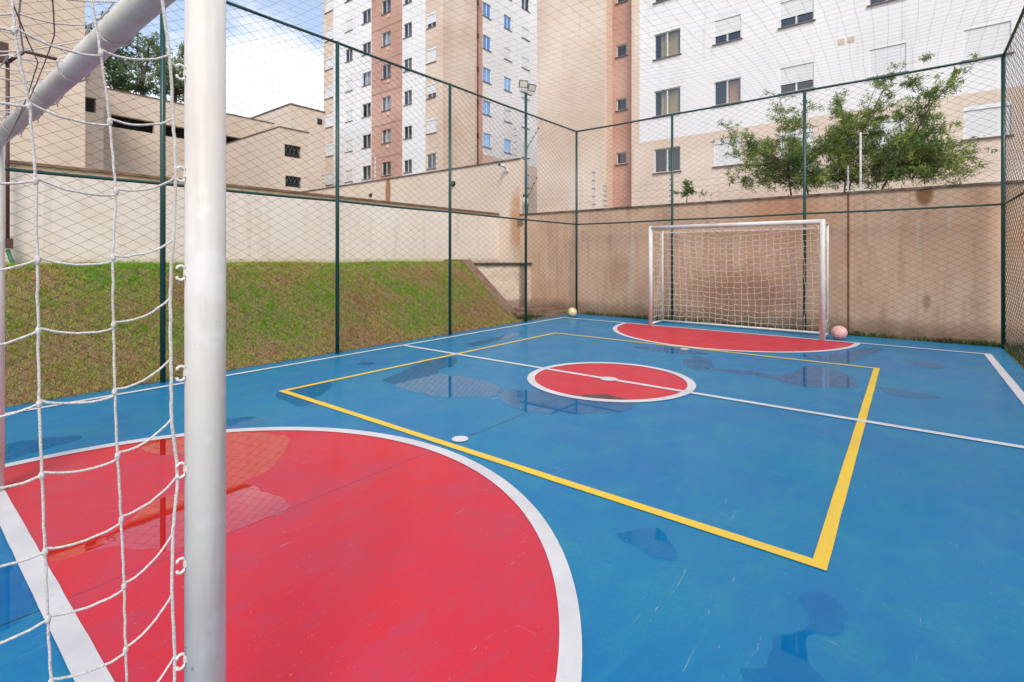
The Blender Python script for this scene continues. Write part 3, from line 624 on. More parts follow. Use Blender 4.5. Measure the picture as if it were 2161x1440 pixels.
# the side net by the near post: knots read off the place
A = [(25,-40),(30,65),(62,225),(75,382),(79,550),(81,699),(83,852),(88,1004),(95,1165),(101,1308),(108,1440),(114,1570),(120,1700),(126,1830)]
B_ = [(188,-30),(213,112),(232,257),(245,405),(238,545),(240,686),(242,828),(248,962),(256,1097),(262,1237),(265,1372),(270,1505),(275,1640),(280,1775)]
Cc = [(338,-30),(358,116),(366,250),(371,373),(366,505),(359,629),(361,757),(362,884),(375,1003),(365,1127),(363,1255),(369,1384),(366,1510),(368,1640)]
kk = []
for Lst in (A, B_, Cc):
    kk.append([np.array(on_x(px, py, XNR + .004 * math.sin(i * 2.1))[:]) for i, (px, py) in enumerate(Lst)])
def sag_rope(b, P, r, sag=.006, wob=.002, seed=0, sub=8):
    P = [np.array(p, float) for p in P]; pts = []
    n = len(P)
    for a in range(n - 1):
        p0 = P[max(a - 1, 0)]; p1 = P[a]; p2 = P[a + 1]; p3 = P[min(a + 2, n - 1)]
        for q in range(sub):
            t = q / sub
            c = .5 * (2 * p1 + (p2 - p0) * t * .5 + (2 * p0 * 0) + 0)
            lin_ = p1 * (1 - t) + p2 * t; m1 = (p2 - p0) * .18; m2 = (p3 - p1) * .18
            h = (2 * t**3 - 3 * t**2 + 1) * p1 + (t**3 - 2 * t**2 + t) * m1 + (-2 * t**3 + 3 * t**2) * p2 + (t**3 - t**2) * m2
            p = .5 * lin_ + .5 * h; p[2] -= sag * math.sin(math.pi * t); p += rng.normal(0, wob * .25, 3)
            pts.append(p)
    pts.append(P[-1]); b.tube(pts, r, 10, caps=False)
b = MB(); RR = .0022
for col in kk: sag_rope(b, col, RR if col is not kk[2] else .0031, 0)
def side_y(i, row, py0):  # continue the rope towards the back of the goal, out of view
    return None
for i in range(len(A)):
    a = kk[0][i]; bb = kk[1][i]; c = kk[2][i]
    back1 = a + np.array([0.0, -.115, -.004 + .02 * math.sin(i)]); back2 = a + np.array([0, -.235, .01]); back3 = np.array([XNR, -.19, a[2] + .02])
    sag_rope(b, [back3, back2, back1, a], RR, .008); 
    d = np.array([0, 0, .006])
    sag_rope(b, [a + d, bb - d], RR, .010); sag_rope(b, [bb + d, c], RR, .014)
    for kp in (a, bb): sphere(b, kp, .0043, 8, 6, 0, (1, 1.1, 1.9))
for s_ in range(2):
    yy = -.19 + s_ * .12
    sag_rope(b, [(XNR, yy, z) for z in np.arange(.05, 2.0, .13)], RR, 0)
# net over the top and back of the near goal
net_panel(b, lambda u, v: (XNL + (XNR - XNL) * u, YNG - .03 - (YNG + .17) * v, ZN - .01 - .035 * v - .09 * math.sin(math.pi * v) * (.5 + .5 * math.sin(u * 21))), 16, 4, .0026, 4, .014, 6)
net_panel(b, lambda u, v: (XNL + (XNR - XNL) * u, -.20 - .02 * math.sin(math.pi * u), .05 + (ZN - .12) * v), 24, 15, .0026, 2, .008, 5)
net_panel(b, lambda u, v: (XNL, YNG - .03 - (YNG + .17) * u, .05 + (ZN - .12) * v), 5, 15, .0026, 2, .008, 5)
# lashings: loops of loose cord round the crossbar
for q in range(5):
    x = -3.6 + q * .43 + rnd.uniform(-.04, .04); pts = []
    for a in np.linspace(-.4, 2 * math.pi + .5, 22):
        pts.append((x + .02 * math.sin(a * .5 + q), YNG + (RN + .006 + .004 * math.sin(3 * a)) * math.cos(a), ZN - RN + (RN + .006) * math.sin(a)))
    b.tube(pts, .0028, 6)
    e = pts[-1]; b.tube([e, (e[0] + .02, e[1] - .02, e[2] - .03), (e[0] + .035, e[1] - .015, e[2] - .075)], .0024, 6)
b.build('net', m_rope.m, g)
for (p, q, r_) in (((-1.30, .10, 2.03), (-2.0, .30, 1.93), (-3.4, .40, 1.92)), ((-1.25, .20, 1.99), (-1.9, .32, 1.99), (-3.2, .41, 1.98)), ((-2.2, .02, 1.98), (-2.9, .14, 1.90), (-3.9, .38, 1.93)), ((-1.9, .00, 1.90), (-2.6, .20, 1.84), (-3.6, .40, 1.97))):
    b = MB(); sag_rope(b, [p, q, r_], .0016, .02); b.build('lashing_cord', m_strap.m, g)
for py in (153, 368, 576, 788, 992, 1193, 1395):
    p = on_x(384, py, XNR); hook(g, (XNR, YNG - RN - .020, p.z), 0, 1)
    b = MB(); b.box((XNR - .004, YNG - RN - .003, p.z - .006), (XNR + .004, YNG - RN + .004, p.z + .006)); b.build('hook_base', m_whitep.m, g)

# ------------------------------------------------------------------ balls
def ball(name, px, py, r, mat, label, squash=1.0):
    p = ground(px, py); q = p + Vector((0, .0, 0)); d = Vector((p.x, p.y, 0)).normalized() * r * .35
    c = (p.x + d.x, p.y + d.y, r * squash + Z3 + .001); b = MB()
    sphere(b, c, r, 40, 24, 0, (1, 1, squash)); o = b.build(name, mat.m); tag(o, label, 'ball')
ball('ball', 1208, 670, .107, m_ball1, 'yellow and white ball at the far left corner of the court')
ball('ball', 1771, 718, .118, m_ball2, 'faded pink ball beside the right post of the far goal', .96)

# ------------------------------------------------------------------ floodlight pole
lp = ground(1104, 677); lp = Vector((-6.365, 8.56, 0))
px_top = 4.80
g = empty('floodlight_pole', lp[:], 'green pole carrying two square floodlights above the left fence', 'floodlight')
b = MB(); b.tube([(lp.x, lp.y, -.05), (lp.x, lp.y, 4.84)], .028, 14); b.build('pole', m_green.m, g)
b = MB(); b.box((lp.x - .05, lp.y - .17, 4.845), (lp.x + .02, lp.y + .22, 4.885)); b.build('cross_arm', m_arm.m, g)
for s_ in (-.16, .2):
    b = MB(); b.tube([(lp.x, lp.y, 4.55), (lp.x - .01, lp.y + s_, 4.84)], .005, 6); b.build('brace', m_arm.m, g)
for k_, yy in enumerate((-.12, .17)):
    c = Vector((lp.x + .02, lp.y + yy, 5.0)); aim = Vector((.75, -.55 + .25 * k_, -.42)).normalized()
    side = aim.cross(Vector((0, 0, 1))).normalized(); up = side.cross(aim)
    def bx(hw, hh, d0, d1, sx=0, sy=0):
        V = []
        for d in (d0, d1):
            for (a, e) in ((-1, -1), (1, -1), (1, 1), (-1, 1)): V.append(tuple(c + side * (a * hw + sx) + up * (e * hh + sy) + aim * d))
        return V
    FB = [(0, 3, 2, 1), (4, 5, 6, 7), (0, 1, 5, 4), (1, 2, 6, 5), (2, 3, 7, 6), (3, 0, 4, 7)]
    b = MB(); b.add(bx(.095, .075, 0, .03), FB); b.add(bx(.07, .055, -.04, -.001), FB)
    for q in range(5): b.add(bx(.004, .05, -.055, -.041, -.05 + q * .025), FB)
    h = b.build('lamp_housing', m_lamp.m, g)
    b = MB(); b.add(bx(.078, .058, .031, .034), FB); b.build('lamp_glass', m_lens.m, h)
    b = MB(); b.tube([tuple(c - side * .1), tuple(c - side * .1 - Vector((0, 0, .1))), tuple(c + side * .1 - Vector((0, 0, .1))), tuple(c + side * .1)], .006, 6); b.build('bracket', m_arm.m, g)

# ------------------------------------------------------------------ things on the walls
def wall_pt(px, py, yy=None): return on_y(px, py, yy if yy else YW + .02)
p = wall_pt(1070, 352); g = empty('security_camera', p[:], 'small white security camera high on the beige wall near its right end', 'camera')
b = MB(); b.box((p.x - .05, p.y - .05, p.z - .14), (p.x + .05, p.y, p.z - .03)); b.build('mount', m_whitep.m, g)
b = MB(); b.tube([(p.x, p.y - .06, p.z - .05), (p.x - .01, p.y - .13, p.z), (p.x - .04, p.y - .26, p.z + .02)], [.02, .042, .042], 12); b.build('body', m_whitep.m, g)
b = MB(); b.tube([(p.x - .0402, p.y - .262, p.z + .02), (p.x - .047, p.y - .29, p.z + .0215)], [.036, .034], 12); b.build('lens', m_blackp.m, g)
for px, py, lab in ((957, 388, 'round black bulkhead lamp in the middle of the high beige wall'), (783, 412, 'small dark wall lamp low on the high beige wall by the rust streak')):
    p = wall_pt(px, py); g = empty('wall_lamp', p[:], lab, 'lamp', 'dark lamps on the high wall'); s_ = 1.0 if px > 900 else .8
    b = MB(); b.tube([(p.x, p.y, p.z), (p.x, p.y - .03 * s_, p.z)], .085 * s_, 18); b.build('base', m_blackp.m, g)
    b = MB(); sphere(b, (p.x, p.y - .05 * s_, p.z), .06 * s_, 14, 8, 0, (1, .8, 1)); b.build('globe', m_lamp.m, g)
    b = MB(); b.tube([(p.x - .07 * s_, p.y - .05, p.z), (p.x, p.y - .12 * s_, p.z), (p.x + .07 * s_, p.y - .05, p.z)], .008, 6); b.tube([(p.x, p.y - .05, p.z - .07 * s_), (p.x, p.y - .12 * s_, p.z), (p.x, p.y - .05, p.z + .07 * s_)], .008, 6); b.build('guard', m_blackp.m, g)
p = on_y(1109, 424, YW - .10); g = empty('dome_camera', p[:], 'white dome camera at the notch where the high wall meets the brown wall', 'camera')
b = MB(); sphere(b, p, .075, 14, 10, 0, (1, 1, 1.5)); b.build('dome', m_whitep.m, g); b = MB(); b.box((p.x - .07, p.y - .02, p.z + .10), (p.x - .0, p.y + .12, p.z + .17)); b.build('arm', m_blackp.m, g)

def electric_fence(label, y, zb, poles, x0, x1, heights):
    g = empty('electric_fence', (poles[0][0], y, zb), label, 'fence', 'electric security wires on the walls')
    for (x, h, r) in poles:
        b = MB(); b.box((x - r, y - r, zb), (x + r, y + r, zb + h)); b.build('rod', m_whitep.m, g)
        for q in range(5):
            for sd_ in (-1, 1):
                b = MB(); sphere(b, (x + sd_ * (r + .016), y - .01, zb + h * (.12 + .19 * q)), .017, 8, 6); b.build('insulator', m_insul.m, g)
    for h in heights:
        b = MB(); n = 24; b.tube([(x0 + (x1 - x0) * i / n, y, zb + h - .02 * abs(math.sin(i * .8))) for i in range(n + 1)], .0016, 4, caps=False); b.build('wire', m_insul.m, g)
pf = lambda px, y: on_y(px, 400, y).x
electric_fence('white rods and thin security wires along the top of the high beige wall', YW + .11, 4.05, [(pf(682, YW + .11), .75, .007), (pf(792, YW + .11), .82, .02), (pf(921, YW + .11), .85, .013), (pf(1087, YW + .11), .95, .010)], -26, -8.3, (.2, .38, .56, .74))
electric_fence('white rods and thin security wires along the top of the brown wall', YW + .09, 2.535, [(pf(1253, YW + .09), 1.02, .010), (pf(1277, YW + .09), .62, .010), (pf(1417, YW + .09), .62, .010), (pf(1790, YW + .09), .48, .010)], -8.2, 9, (.2, .36, .5))
x = pf(1815, YW + .1); b = MB(); b.tube([(x, YW + .22, 1.5), (x, YW + .22, 3.62)], .016, 10); tag(b.build('steel_pole', m_whitep.m), 'plain white steel pole standing among the tree branches behind the brown wall', 'pole')
for k_, ((a0, a1), (c0, c1)) in enumerate((((1105, 438), (1133, 374)), ((1107, 322), (1137, 270)))):
    p = on_y(a0, a1, YW + .1); q = on_y(c0, c1, YW + .1)
    g = empty('insulator_rod', p[:], ('lower' if k_ == 0 else 'upper') + ' slanting black rod with beads beside the floodlight pole', 'rod', 'slanting beaded rods')
    b = MB(); b.tube([p, q], .006, 6); b.build('rod', m_insul.m, g)
    for t in np.linspace(.08, .98, 6):
        b = MB(); sphere(b, p.lerp(q, t), .020, 8, 6); b.build('bead', m_blackp.m, g)
# brown pole with bent arm, green hose
P = [on_x(16, y, -8.86) for y in (520, 130)]
g = empty('bent_pole', (P[0].x, P[0].y, 1.3), 'brown steel pole with a bent arm, behind the left post of the near goal', 'pole')
b = MB(); b.tube([P[0], P[1]], .02, 8); b.build('upright', m_brown.m, g)
b = MB(); b.tube([P[1] + Vector((0, 0, -.01)), on_x(52, 109, -8.86), on_x(122, 126, -8.86)], .022, 8); b.build('arm', m_brown.m, g)
b = MB(); q = on_x(5, 108, -8.86); b.box((q.x - .05, q.y - .12, q.z - .14), (q.x + .05, q.y + .05, q.z + .1)); b.build('junction_box', m_brown.m, g)
b = MB(); q = on_x(19, 515, -8.86); b.box((q.x - .03, q.y - .035, q.z - .06), (q.x + .04, q.y + .035, q.z + .07)); b.build('tap_box', m_brown.m, g)
q0 = on_x(16, 528, -8.86); b = MB(); b.tube([q0, on_x(22, 545, -8.80), on_x(30, 562, -8.72), on_x(24, 566, -8.6)], .022, 8); tag(b.build('garden_hose', m_hose.m), 'short green hose hanging below the brown pole at the left edge', 'hose')

# ------------------------------------------------------------------ facades with real window openings
def facade(parent, o, u, n, U, Zr, holes, bands, zband=None, mats=None, reveal=.16, thick=None, name='wall'):
    """o origin, u along the wall, n outward normal; U=(u0,u1) Zr=(z0,z1); holes=[(u0,u1,z0,z1)]; bands=[(u_end, mat index)]"""
    us = sorted(set([round(v, 4) for v in [U[0], U[1]] + [h[0] for h in holes] + [h[1] for h in holes] + [q[0] for q in bands if U[0] < q[0] < U[1]]]))
    zs = [Zr[0], Zr[1]] + [h[2] for h in holes] + [h[3] for h in holes]
    if zband: zs.append(zband[0])
    zs = sorted(set([round(v, 4) for v in zs]))
    o = np.array(o, float); u = np.array(u, float); n = np.array(n, float); z = np.array([0, 0, 1.0])
    pt = lambda a, c, d=0: o + u * a + z * c + n * d
    flip = np.dot(np.cross(u, z), n) < 0
    mb = MB()
    def quad(p, m):
        p = p[::-1] if flip else p; mb.add(p, [(0, 1, 2, 3)], m)
    def bm_(a, c):
        for e, m in bands:
            if a < e: break
        if zband and c < zband[0] and m in zband[2]: return zband[1]
        return m
    HH = [(round(h[0], 4), round(h[1], 4), round(h[2], 4), round(h[3], 4)) for h in holes]
    for i in range(len(us) - 1):
        a0, a1 = us[i], us[i + 1]; am = (a0 + a1) / 2; hs = [h for h in HH if h[0] < am < h[1]]
        j = 0
        while j < len(zs) - 1:
            cm = (zs[j] + zs[j + 1]) / 2
            if any(h[2] < cm < h[3] for h in hs): j += 1; continue
            quad([pt(a0, zs[j]), pt(a1, zs[j]), pt(a1, zs[j + 1]), pt(a0, zs[j + 1])], bm_(am, cm)); j += 1
    for (a0, a1, c0, c1) in HH:
        m = bm_((a0 + a1) / 2, (c0 + c1) / 2)
        for (p, q) in (((a0, c0), (a1, c0)), ((a1, c0), (a1, c1)), ((a1, c1), (a0, c1)), ((a0, c1), (a0, c0))):
            quad([pt(p[0], p[1], -reveal), pt(q[0], q[1], -reveal), pt(q[0], q[1]), pt(p[0], p[1])], m)
    return mb.build(name, mats, parent)

_proto = {}
def window(parent, o, u, n, h, style, recess=.09):
    """window unit: frame with sub-parts; local x along the wall, y outward, z up; meshes shared between equal units"""
    a0, a1, c0, c1 = h; wd = round(a1 - a0, 3); ht = round(c1 - c0, 3); key = (wd, ht, style)
    if key not in _proto:
        parts = {}
        fr = MB(); t = .04; gap = style in ('half',); gh = .30 * ht if gap else 0
        y0, y1 = -.035, .035
        fr.box((0, y0, 0), (t, y1, ht)); fr.box((wd - t, y0, 0), (wd, y1, ht)); fr.box((t, y0, 0), (wd - t, y1, t)); fr.box((t, y0, ht - t), (wd - t, y1, ht))
        if wd > .7: fr.box((wd * .5 - .02, y0 - .002, t), (wd * .5 + .02, y1 + .002, ht - t))
        if wd > .7 and style != 'shutter': fr.box((wd * .5 + .02, y0 + .004, t + .001), (wd * .5 + .05, y1 - .02, ht - t - .001))
        parts['window'] = (fr, m_alu.m)
        sl = MB(); sl.box((-.06, -.03, -.045), (wd + .06, .155, -.002)); parts['sill'] = (sl, m_sill.m)
        if style != 'shutter':
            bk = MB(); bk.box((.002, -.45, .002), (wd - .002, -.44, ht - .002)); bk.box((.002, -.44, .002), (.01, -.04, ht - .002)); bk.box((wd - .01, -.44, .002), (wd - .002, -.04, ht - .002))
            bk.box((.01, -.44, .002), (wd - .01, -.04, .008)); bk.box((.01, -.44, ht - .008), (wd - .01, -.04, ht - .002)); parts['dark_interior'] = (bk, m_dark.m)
            pn = MB(); pn.box((t, -.006, t), (wd - t, -.001, ht - t)); parts['pane'] = (pn, m_glassb if style == 'blue' else m_glass)
        if style in ('curtain', 'curtain2', 'white'):
            cu = MB(); x0, x1 = {'curtain': (.12, .80), 'curtain2': (.05, .55), 'white': (.06, .94)}[style]; nn_ = 28
            V = [(wd * (x0 + (x1 - x0) * i / nn_), -.12 + .018 * math.sin(i * 1.5), zz) for i in range(nn_ + 1) for zz in (t, ht - t)]
            cu.add(V, [(2 * i, 2 * i + 2, 2 * i + 3, 2 * i + 1) for i in range(nn_)], 0, True)
            parts['curtain'] = (cu, {'curtain': m_curt.m, 'curtain2': m_curt2.m, 'white': m_shut.m}[style])
        if style in ('shutter', 'half', 'box', 'curtain2'):
            sh = MB(); zb = {'shutter': .03, 'half': ht * .30, 'box': ht * .84, 'curtain2': ht * .84}[style]
            ns = max(2, int((ht - zb) / .055)); 
            for q in range(ns):
                za = zb + (ht - zb) * q / ns; zc = zb + (ht - zb) * (q + 1) / ns - .006
                sh.box((t * .5, .036, za), (wd - t * .5, .052, zc))
            sh.box((0, .04, ht - .15), (wd, .085, ht - .001))
            sh.box((.0, .037, zb), (.022, .062, ht - .151)); sh.box((wd - .022, .037, zb), (wd, .062, ht - .151))
            parts['shutter'] = (sh, m_shut.m)
        pr = {}
        for k_, (mb_, mt) in parts.items():
            ob = mb_.build(k_, mt, origin=(0, 0, 0)); pr[k_] = ob.data; bpy.data.objects.remove(ob)
        _proto[key] = pr
    pr = _proto[key]; o = Vector(o); u = Vector(u); n = Vector(n); z = Vector((0, 0, 1))
    base = o + u * a0 + z * c0 - n * recess; x = u
    if u.cross(n).z < 0: base = o + u * a1 + z * c0 - n * recess; x = -u     # keep the unit right handed
    Mx = Matrix((x, n, z)).transposed().to_4x4(); 
    f = bpy.data.objects.new('window', pr['window']); COL.objects.link(f); f.parent = parent
    f.matrix_local = Matrix.Translation(base - parent.location) @ Mx
    for k_, me in pr.items():
        if k_ == 'window': continue
        c = bpy.data.objects.new(k_, me); COL.objects.link(c); c.parent = f
    return f

# --- right hand tower, front plane Y = 22.4
YT = 22.4
tb = empty('apartment_tower', (-4, YT, 0), 'white, beige and salmon apartment tower right behind the brown wall', 'building', 'apartment towers')
rows = [5.27 + 2.62 * k for k in range(-1, 8)]
TOPB = 27.0
cols = [(-9.26, -8.04), (-6.58, -5.50), (-4.05, -2.87), (-1.14, -.07), (1.42, 2.56), (5.2, 6.4), (8.6, 9.8)]
styles = {0: ['open', 'open', 'curtain', 'curtain', 'half'], 1: ['open', 'shutter', 'curtain2', 'half', 'shutter'], 2: ['half', 'shutter', 'half', 'half', 'open'],
          3: ['shutter', 'shutter', 'shutter', 'box', 'half'], 4: ['open', 'shutter', 'shutter', 'half', 'shutter'], 5: ['box', 'half', 'shutter', 'curtain', 'box'], 6: ['shutter', 'open', 'box', 'half', 'shutter']}
holes = []; st = []
for ci, (a, c) in enumerate(cols):
    for ri, z in enumerate(rows):
        hh = 1.10 if ri < 2 else 1.16
        holes.append((a, c, z, z + hh)); st.append(styles[ci][ri % 5])
facade(tb, (0, YT, 0), (1, 0, 0), (0, -1, 0), (-10.27, 14), (-.2, TOPB), holes, [(-9.98, 1), (99, 0)], (6.78, 1, (0,)), [m_twhite.m, m_tbeige.m])
for h, s_ in zip(holes, st): window(tb, (0, YT, 0), (1, 0, 0), (0, -1, 0), h, s_)
b = MB(); b.box((-15.9, YT, -.2), (-11.83, YT + 14, TOPB)); b.build('wall', m_tbeige.m, tb)
b = MB(); b.box((-11.827, YT - .003, -.2), (-11.72, YT + .65, TOPB)); b.build('corner_strip', m_tedge.m, tb)  # reveal of the beige bay, its sunlight put into the paler colour
b = MB(); b.box((-10.385, YT - .003, -.2), (-10.273, YT + .65, TOPB)); b.build('corner_strip', m_tedge.m, tb)
hs = [(-11.50, -10.94, 6.02 + 2.68 * k, 6.02 + 2.68 * k + .58) for k in range(-1, 7)]
facade(tb, (0, YT + .65, 0), (1, 0, 0), (0, -1, 0), (-11.72, -10.27), (-.2, TOPB), hs, [(99, 0)], None, [m_tpink.m])
for h in hs: window(tb, (0, YT + .65, 0), (1, 0, 0), (0, -1, 0), h, 'open')
b = MB(); b.box((-10.27, YT + .62, -.2), (14, YT + 14, TOPB - .01)); b.build('building_body', m_tbeige.m, tb)
for x in (-1.98, -1.68):
    z = on_y(1765, 91, YT).z; b = MB(); b.box((x - .11, YT - .012, z - .11), (x + .11, YT - .001, z + .11))
    for q in range(5): b.box((x - .09, YT - .018, z - .09 + q * .04), (x + .09, YT - .0125, z - .07 + q * .04))
    b.build('vent', m_tbeige.m, tb)
b = MB(); b.box((-16, YT - .06, TOPB), (14.1, YT + 14.1, TOPB + .5)); b.build('parapet', m_tedge.m, tb)

# --- left hand tower, front plane Y = 26.4, side plane X = -27.4
ta = empty('apartment_tower', (-35, 28, 0), 'farther apartment tower with salmon stripe, left of the floodlight pole', 'building', 'apartment towers')
YA, XA = 26.4, -27.35
fx = lambda px: on_y(px, 300, YA).x
TOPA = 30.5
cA = [(686, 703, 'shutter'), (729, 744, 'mixs'), (764.5, 782.5, 'open'), (806, 824.5, 'open'), (852, 869, 'open'), (901, 920, 'mix')]
holes = []; st = []
bz = 8.18
sA = {0: ['shutter'] * 9, 1: ['shutter', 'shutter', 'shutter', 'shutter', 'open', 'shutter', 'box', 'open', 'shutter'], 2: ['open', 'open', 'open', 'white', 'box', 'open', 'box', 'white', 'open'],
      3: ['open', 'white', 'white', 'open', 'white', 'open', 'white', 'white', 'open'], 4: ['box', 'box', 'open', 'box', 'open', 'box', 'half', 'box', 'open'], 5: ['open', 'shutter', 'half', 'shutter', 'half', 'shutter', 'half', 'open', 'half']}
for ci, (p0, p1, _) in enumerate(cA):
    a, c = fx(p0), fx(p1)
    for ri in range(-1, 8):
        z = bz + 2.69 * ri + (0.03 if ci in (3,) else 0)
        holes.append((a, c, z, z + 1.12)); st.append(sA[ci][(ri + 9) % 9])
facade(ta, (0, YA, 0), (1, 0, 0), (0, -1, 0), (fx(683), XA), (-.2, TOPA), holes, [(fx(703.5), 1), (fx(784), 0), (fx(849), 2), (fx(898), 0), (99, 1)], None, [m_twhite.m, m_tbeige.m, m_tpink.m])
for h, s_ in zip(holes, st): window(ta, (0, YA, 0), (1, 0, 0), (0, -1, 0), h, s_)
fy = lambda px: on_x(px, 300, XA).y
holes = []; st = []
cB = [(1019.5, 1036), (1064, 1079), (1101, 1117), (1150, 1165)]
sB = {0: ['blue'] * 9, 1: ['blue', 'blue', 'shutter', 'blue', 'shutter', 'blue', 'shutter', 'blue', 'open'], 2: ['blue', 'shutter', 'shutter', 'shutter', 'shutter', 'shutter', 'open', 'shutter', 'open'], 3: ['open'] * 9}
for ci, (p0, p1) in enumerate(cB):
    a, c = fy(p0), fy(p1)
    for ri in range(-2, 7):
        z = 10.48 + 2.68 * ri
        if z < 4: continue
        holes.append((a, c, z, z + 1.14)); st.append(sB[ci][(ri + 1) % 9])
yend = fy(1160) + 3
holes = [h for h in holes if h[1] < yend]
facade(ta, (XA, 0, 0), (0, 1, 0), (1, 0, 0), (YA, yend), (-.2, TOPA), holes, [(fy(1005.5), 1), (fy(1018.5), 2), (99, 0)], (on_x(1110, 348, XA).z, 1, (0,)), [m_twhite.m, m_tbeige.m, m_tpink.m])
for h, s_ in zip(holes, st): window(ta, (XA, 0, 0), (0, 1, 0), (1, 0, 0), h, s_)
b = MB(); b.box((fx(683), YA + .52, -.2), (XA - .52, yend + 4, TOPA - .02)); b.box((fx(683), YA + .003, -.2), (fx(683) + .3, YA + .51, TOPA - .02)); b.build('building_body', m_tbeige.m, ta)
b = MB(); y_ = fy(1007.5); b.tube([(XA + .05, y_, 0), (XA + .05, y_, TOPA)], .05, 8)
for z in np.arange(3, TOPA, 2.68): b.box((XA + .002, y_ - .09, z), (XA + .11, y_ + .09, z + .35))
b.build('drainpipe', m_brown.m, ta)
for ri in range(0, 8):
    z = bz + 2.69 * ri; x = fx(819); b = MB(); b.box((x - .1, YA - .06, z - .42), (x + .16, YA - .001, z - .22)); b.build('vent', m_tedge.m, ta)
for ri in range(0, 9):
    z = 9.75 + 2.69 * ri - 2.69; b = MB(); b.box((fx(784.5), YA - .012, z), (fx(848.5), YA - .001, z + .04)); b.build('floor_band', m_sill.m, ta)
b = MB(); b.box((fx(683) - .1, YA - .08, TOPA), (XA + .1, yend + 4, TOPA + .5)); b.build('parapet', m_tedge.m, ta)

# --- low beige buildings at the left
g = empty('tall_beige_building', (-28, -2, 0), 'tall plain beige building filling the top left corner', 'building')
b = MB(); b.box((-38, -16, -.2), (-24, 4.9, 11.4)); b.build('wall', m_beige.m, g)
for z in (9.0,):
    b = MB(); b.box((-23.998, -16, z), (-23.985, 4.85, z + .03)); b.build('floor_band', m_beiged.m, g)
g = empty('parking_block', (-33, 10, 0), 'low beige parking block with long dark slot openings under the eucalyptus', 'building')
hs = [(7.1, 8.86, 7.64, 8.24), (9.18, 10.95, 7.62, 8.22), (11.15, 13.05, 7.60, 8.2), (7.1, 8.86, 4.9, 5.5), (9.18, 10.95, 4.9, 5.5)]
facade(g, (-30, 0, 0), (0, 1, 0), (1, 0, 0), (5.85, 15), (-.2, 9.42), hs, [(99, 0)], None, [m_beige.m], .3)
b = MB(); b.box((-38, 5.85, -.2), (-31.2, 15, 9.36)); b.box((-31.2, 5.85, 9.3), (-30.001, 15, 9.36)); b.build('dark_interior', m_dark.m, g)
b = MB(); b.box((-30.3, 5.8, 9.422), (-29.96, 15, 9.46)); b.build('coping', m_cap.m, g)
b = MB(); hs2 = [(5.15, 5.65, 7.25, 7.85), (5.15, 5.65, 9.7, 10.3)]
s2 = empty('stair_block', (-27, 5.4, 0), 'narrow beige stair block with small square openings beside the tall beige building', 'building')
facade(s2, (-26, 0, 0), (0, 1, 0), (1, 0, 0), (4.9, 5.9), (-.2, 10.4), hs2, [(99, 0)], None, [m_beiged.m], .25)
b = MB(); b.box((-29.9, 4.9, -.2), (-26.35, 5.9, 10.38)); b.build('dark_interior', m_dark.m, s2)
b = MB(); b.box((-30, 4.88, 10.402), (-25.98, 5.92, 10.44)); b.build('roof', m_cap.m, s2)
g = empty('garage_block', (-26, 12.7, 0), 'beige low block with two small barred windows left of the farther tower', 'building')
hs = [(12.24, 13.06, 6.22, 6.82), (12.28, 13.08, 4.78, 5.32)]
facade(g, (-23.5, 0, 0), (0, 1, 0), (1, 0, 0), (12, 13.45), (-.2, 7.58), hs, [(99, 0)], None, [m_beige.m], .2)
b = MB(); b.box((-29.9, 12.0, -.2), (-23.502, 12.2, 7.58)); b.box((-29.9, 12.2, -.2), (-23.9, 13.45, 7.56)); b.build('wall', m_beiged.m, g)
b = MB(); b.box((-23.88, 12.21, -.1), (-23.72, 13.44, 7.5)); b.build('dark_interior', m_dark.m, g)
for h in hs:
    fr = MB(); fr.box((-23.6, h[0], h[2]), (-23.56, h[1], h[2] + .05)); fr.box((-23.6, h[0], h[3] - .05), (-23.56, h[1], h[3]))
    for q in range(4): y = h[0] + (h[1] - h[0]) * (q + .5) / 4; fr.tube([(-23.57, y - .1, h[2] + .05), (-23.57, y + .1, h[3] - .05)], .012, 5); fr.tube([(-23.55, y + .1, h[2] + .05), (-23.55, y - .1, h[3] - .05)], .012, 5)
    fr.build('window_grille', m_insul.m, g)
b = MB(); b.box((-30, 11.97, 7.582), (-23.46, 13.5, 7.62)); b.build('coping', m_cap.m, g)
g = empty('rear_block', (-40, 22, 0), 'plain beige block rising behind the parking block, touching the farther tower', 'building')
b = MB(); b.box((-44, 20, -.2), (-37.5, 22.95, 13.2)); b.build('wall', m_beiged.m, g)
b = MB(); b.box((-44.1, 19.95, 13.2), (-37.45, 22.95, 13.3)); b.build('coping', m_cap.m, g)
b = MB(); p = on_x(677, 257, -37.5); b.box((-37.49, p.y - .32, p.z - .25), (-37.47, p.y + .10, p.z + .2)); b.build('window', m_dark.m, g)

# ------------------------------------------------------------------ trees
def leaves(mb_pts, name, mat, parent, lw, ll, droop=.3):
    P = np.asarray(mb_pts); n = len(P)
    d = rng.normal(0, 1, (n, 3)); d[:, 2] -= droop; d /= np.linalg.norm(d, axis=1, keepdims=True)
    s = np.cross(d, rng.normal(0, 1, (n, 3))); s /= np.linalg.norm(s, axis=1, keepdims=True)
    L = ll * rng.uniform(.6, 1.3, (n, 1)); W = lw * rng.uniform(.6, 1.3, (n, 1))
    V = np.stack([P, P + d * L * .45 + s * W, P + d * L, P + d * L * .45 - s * W], 1).reshape(-1, 3) - np.array(parent.location)
    me = bpy.data.meshes.new(name); me.vertices.add(4 * n); me.vertices.foreach_set('co', V.ravel())
    me.loops.add(4 * n); me.loops.foreach_set('vertex_index', np.arange(4 * n, dtype=np.int32))
    me.polygons.add(n); me.polygons.foreach_set('loop_start', np.arange(n, dtype=np.int32) * 4)
    me.update(calc_edges=True); me.validate(); me.materials.append(mat)
    o = bpy.data.objects.new(name, me); COL.objects.link(o); o.parent = parent; return o
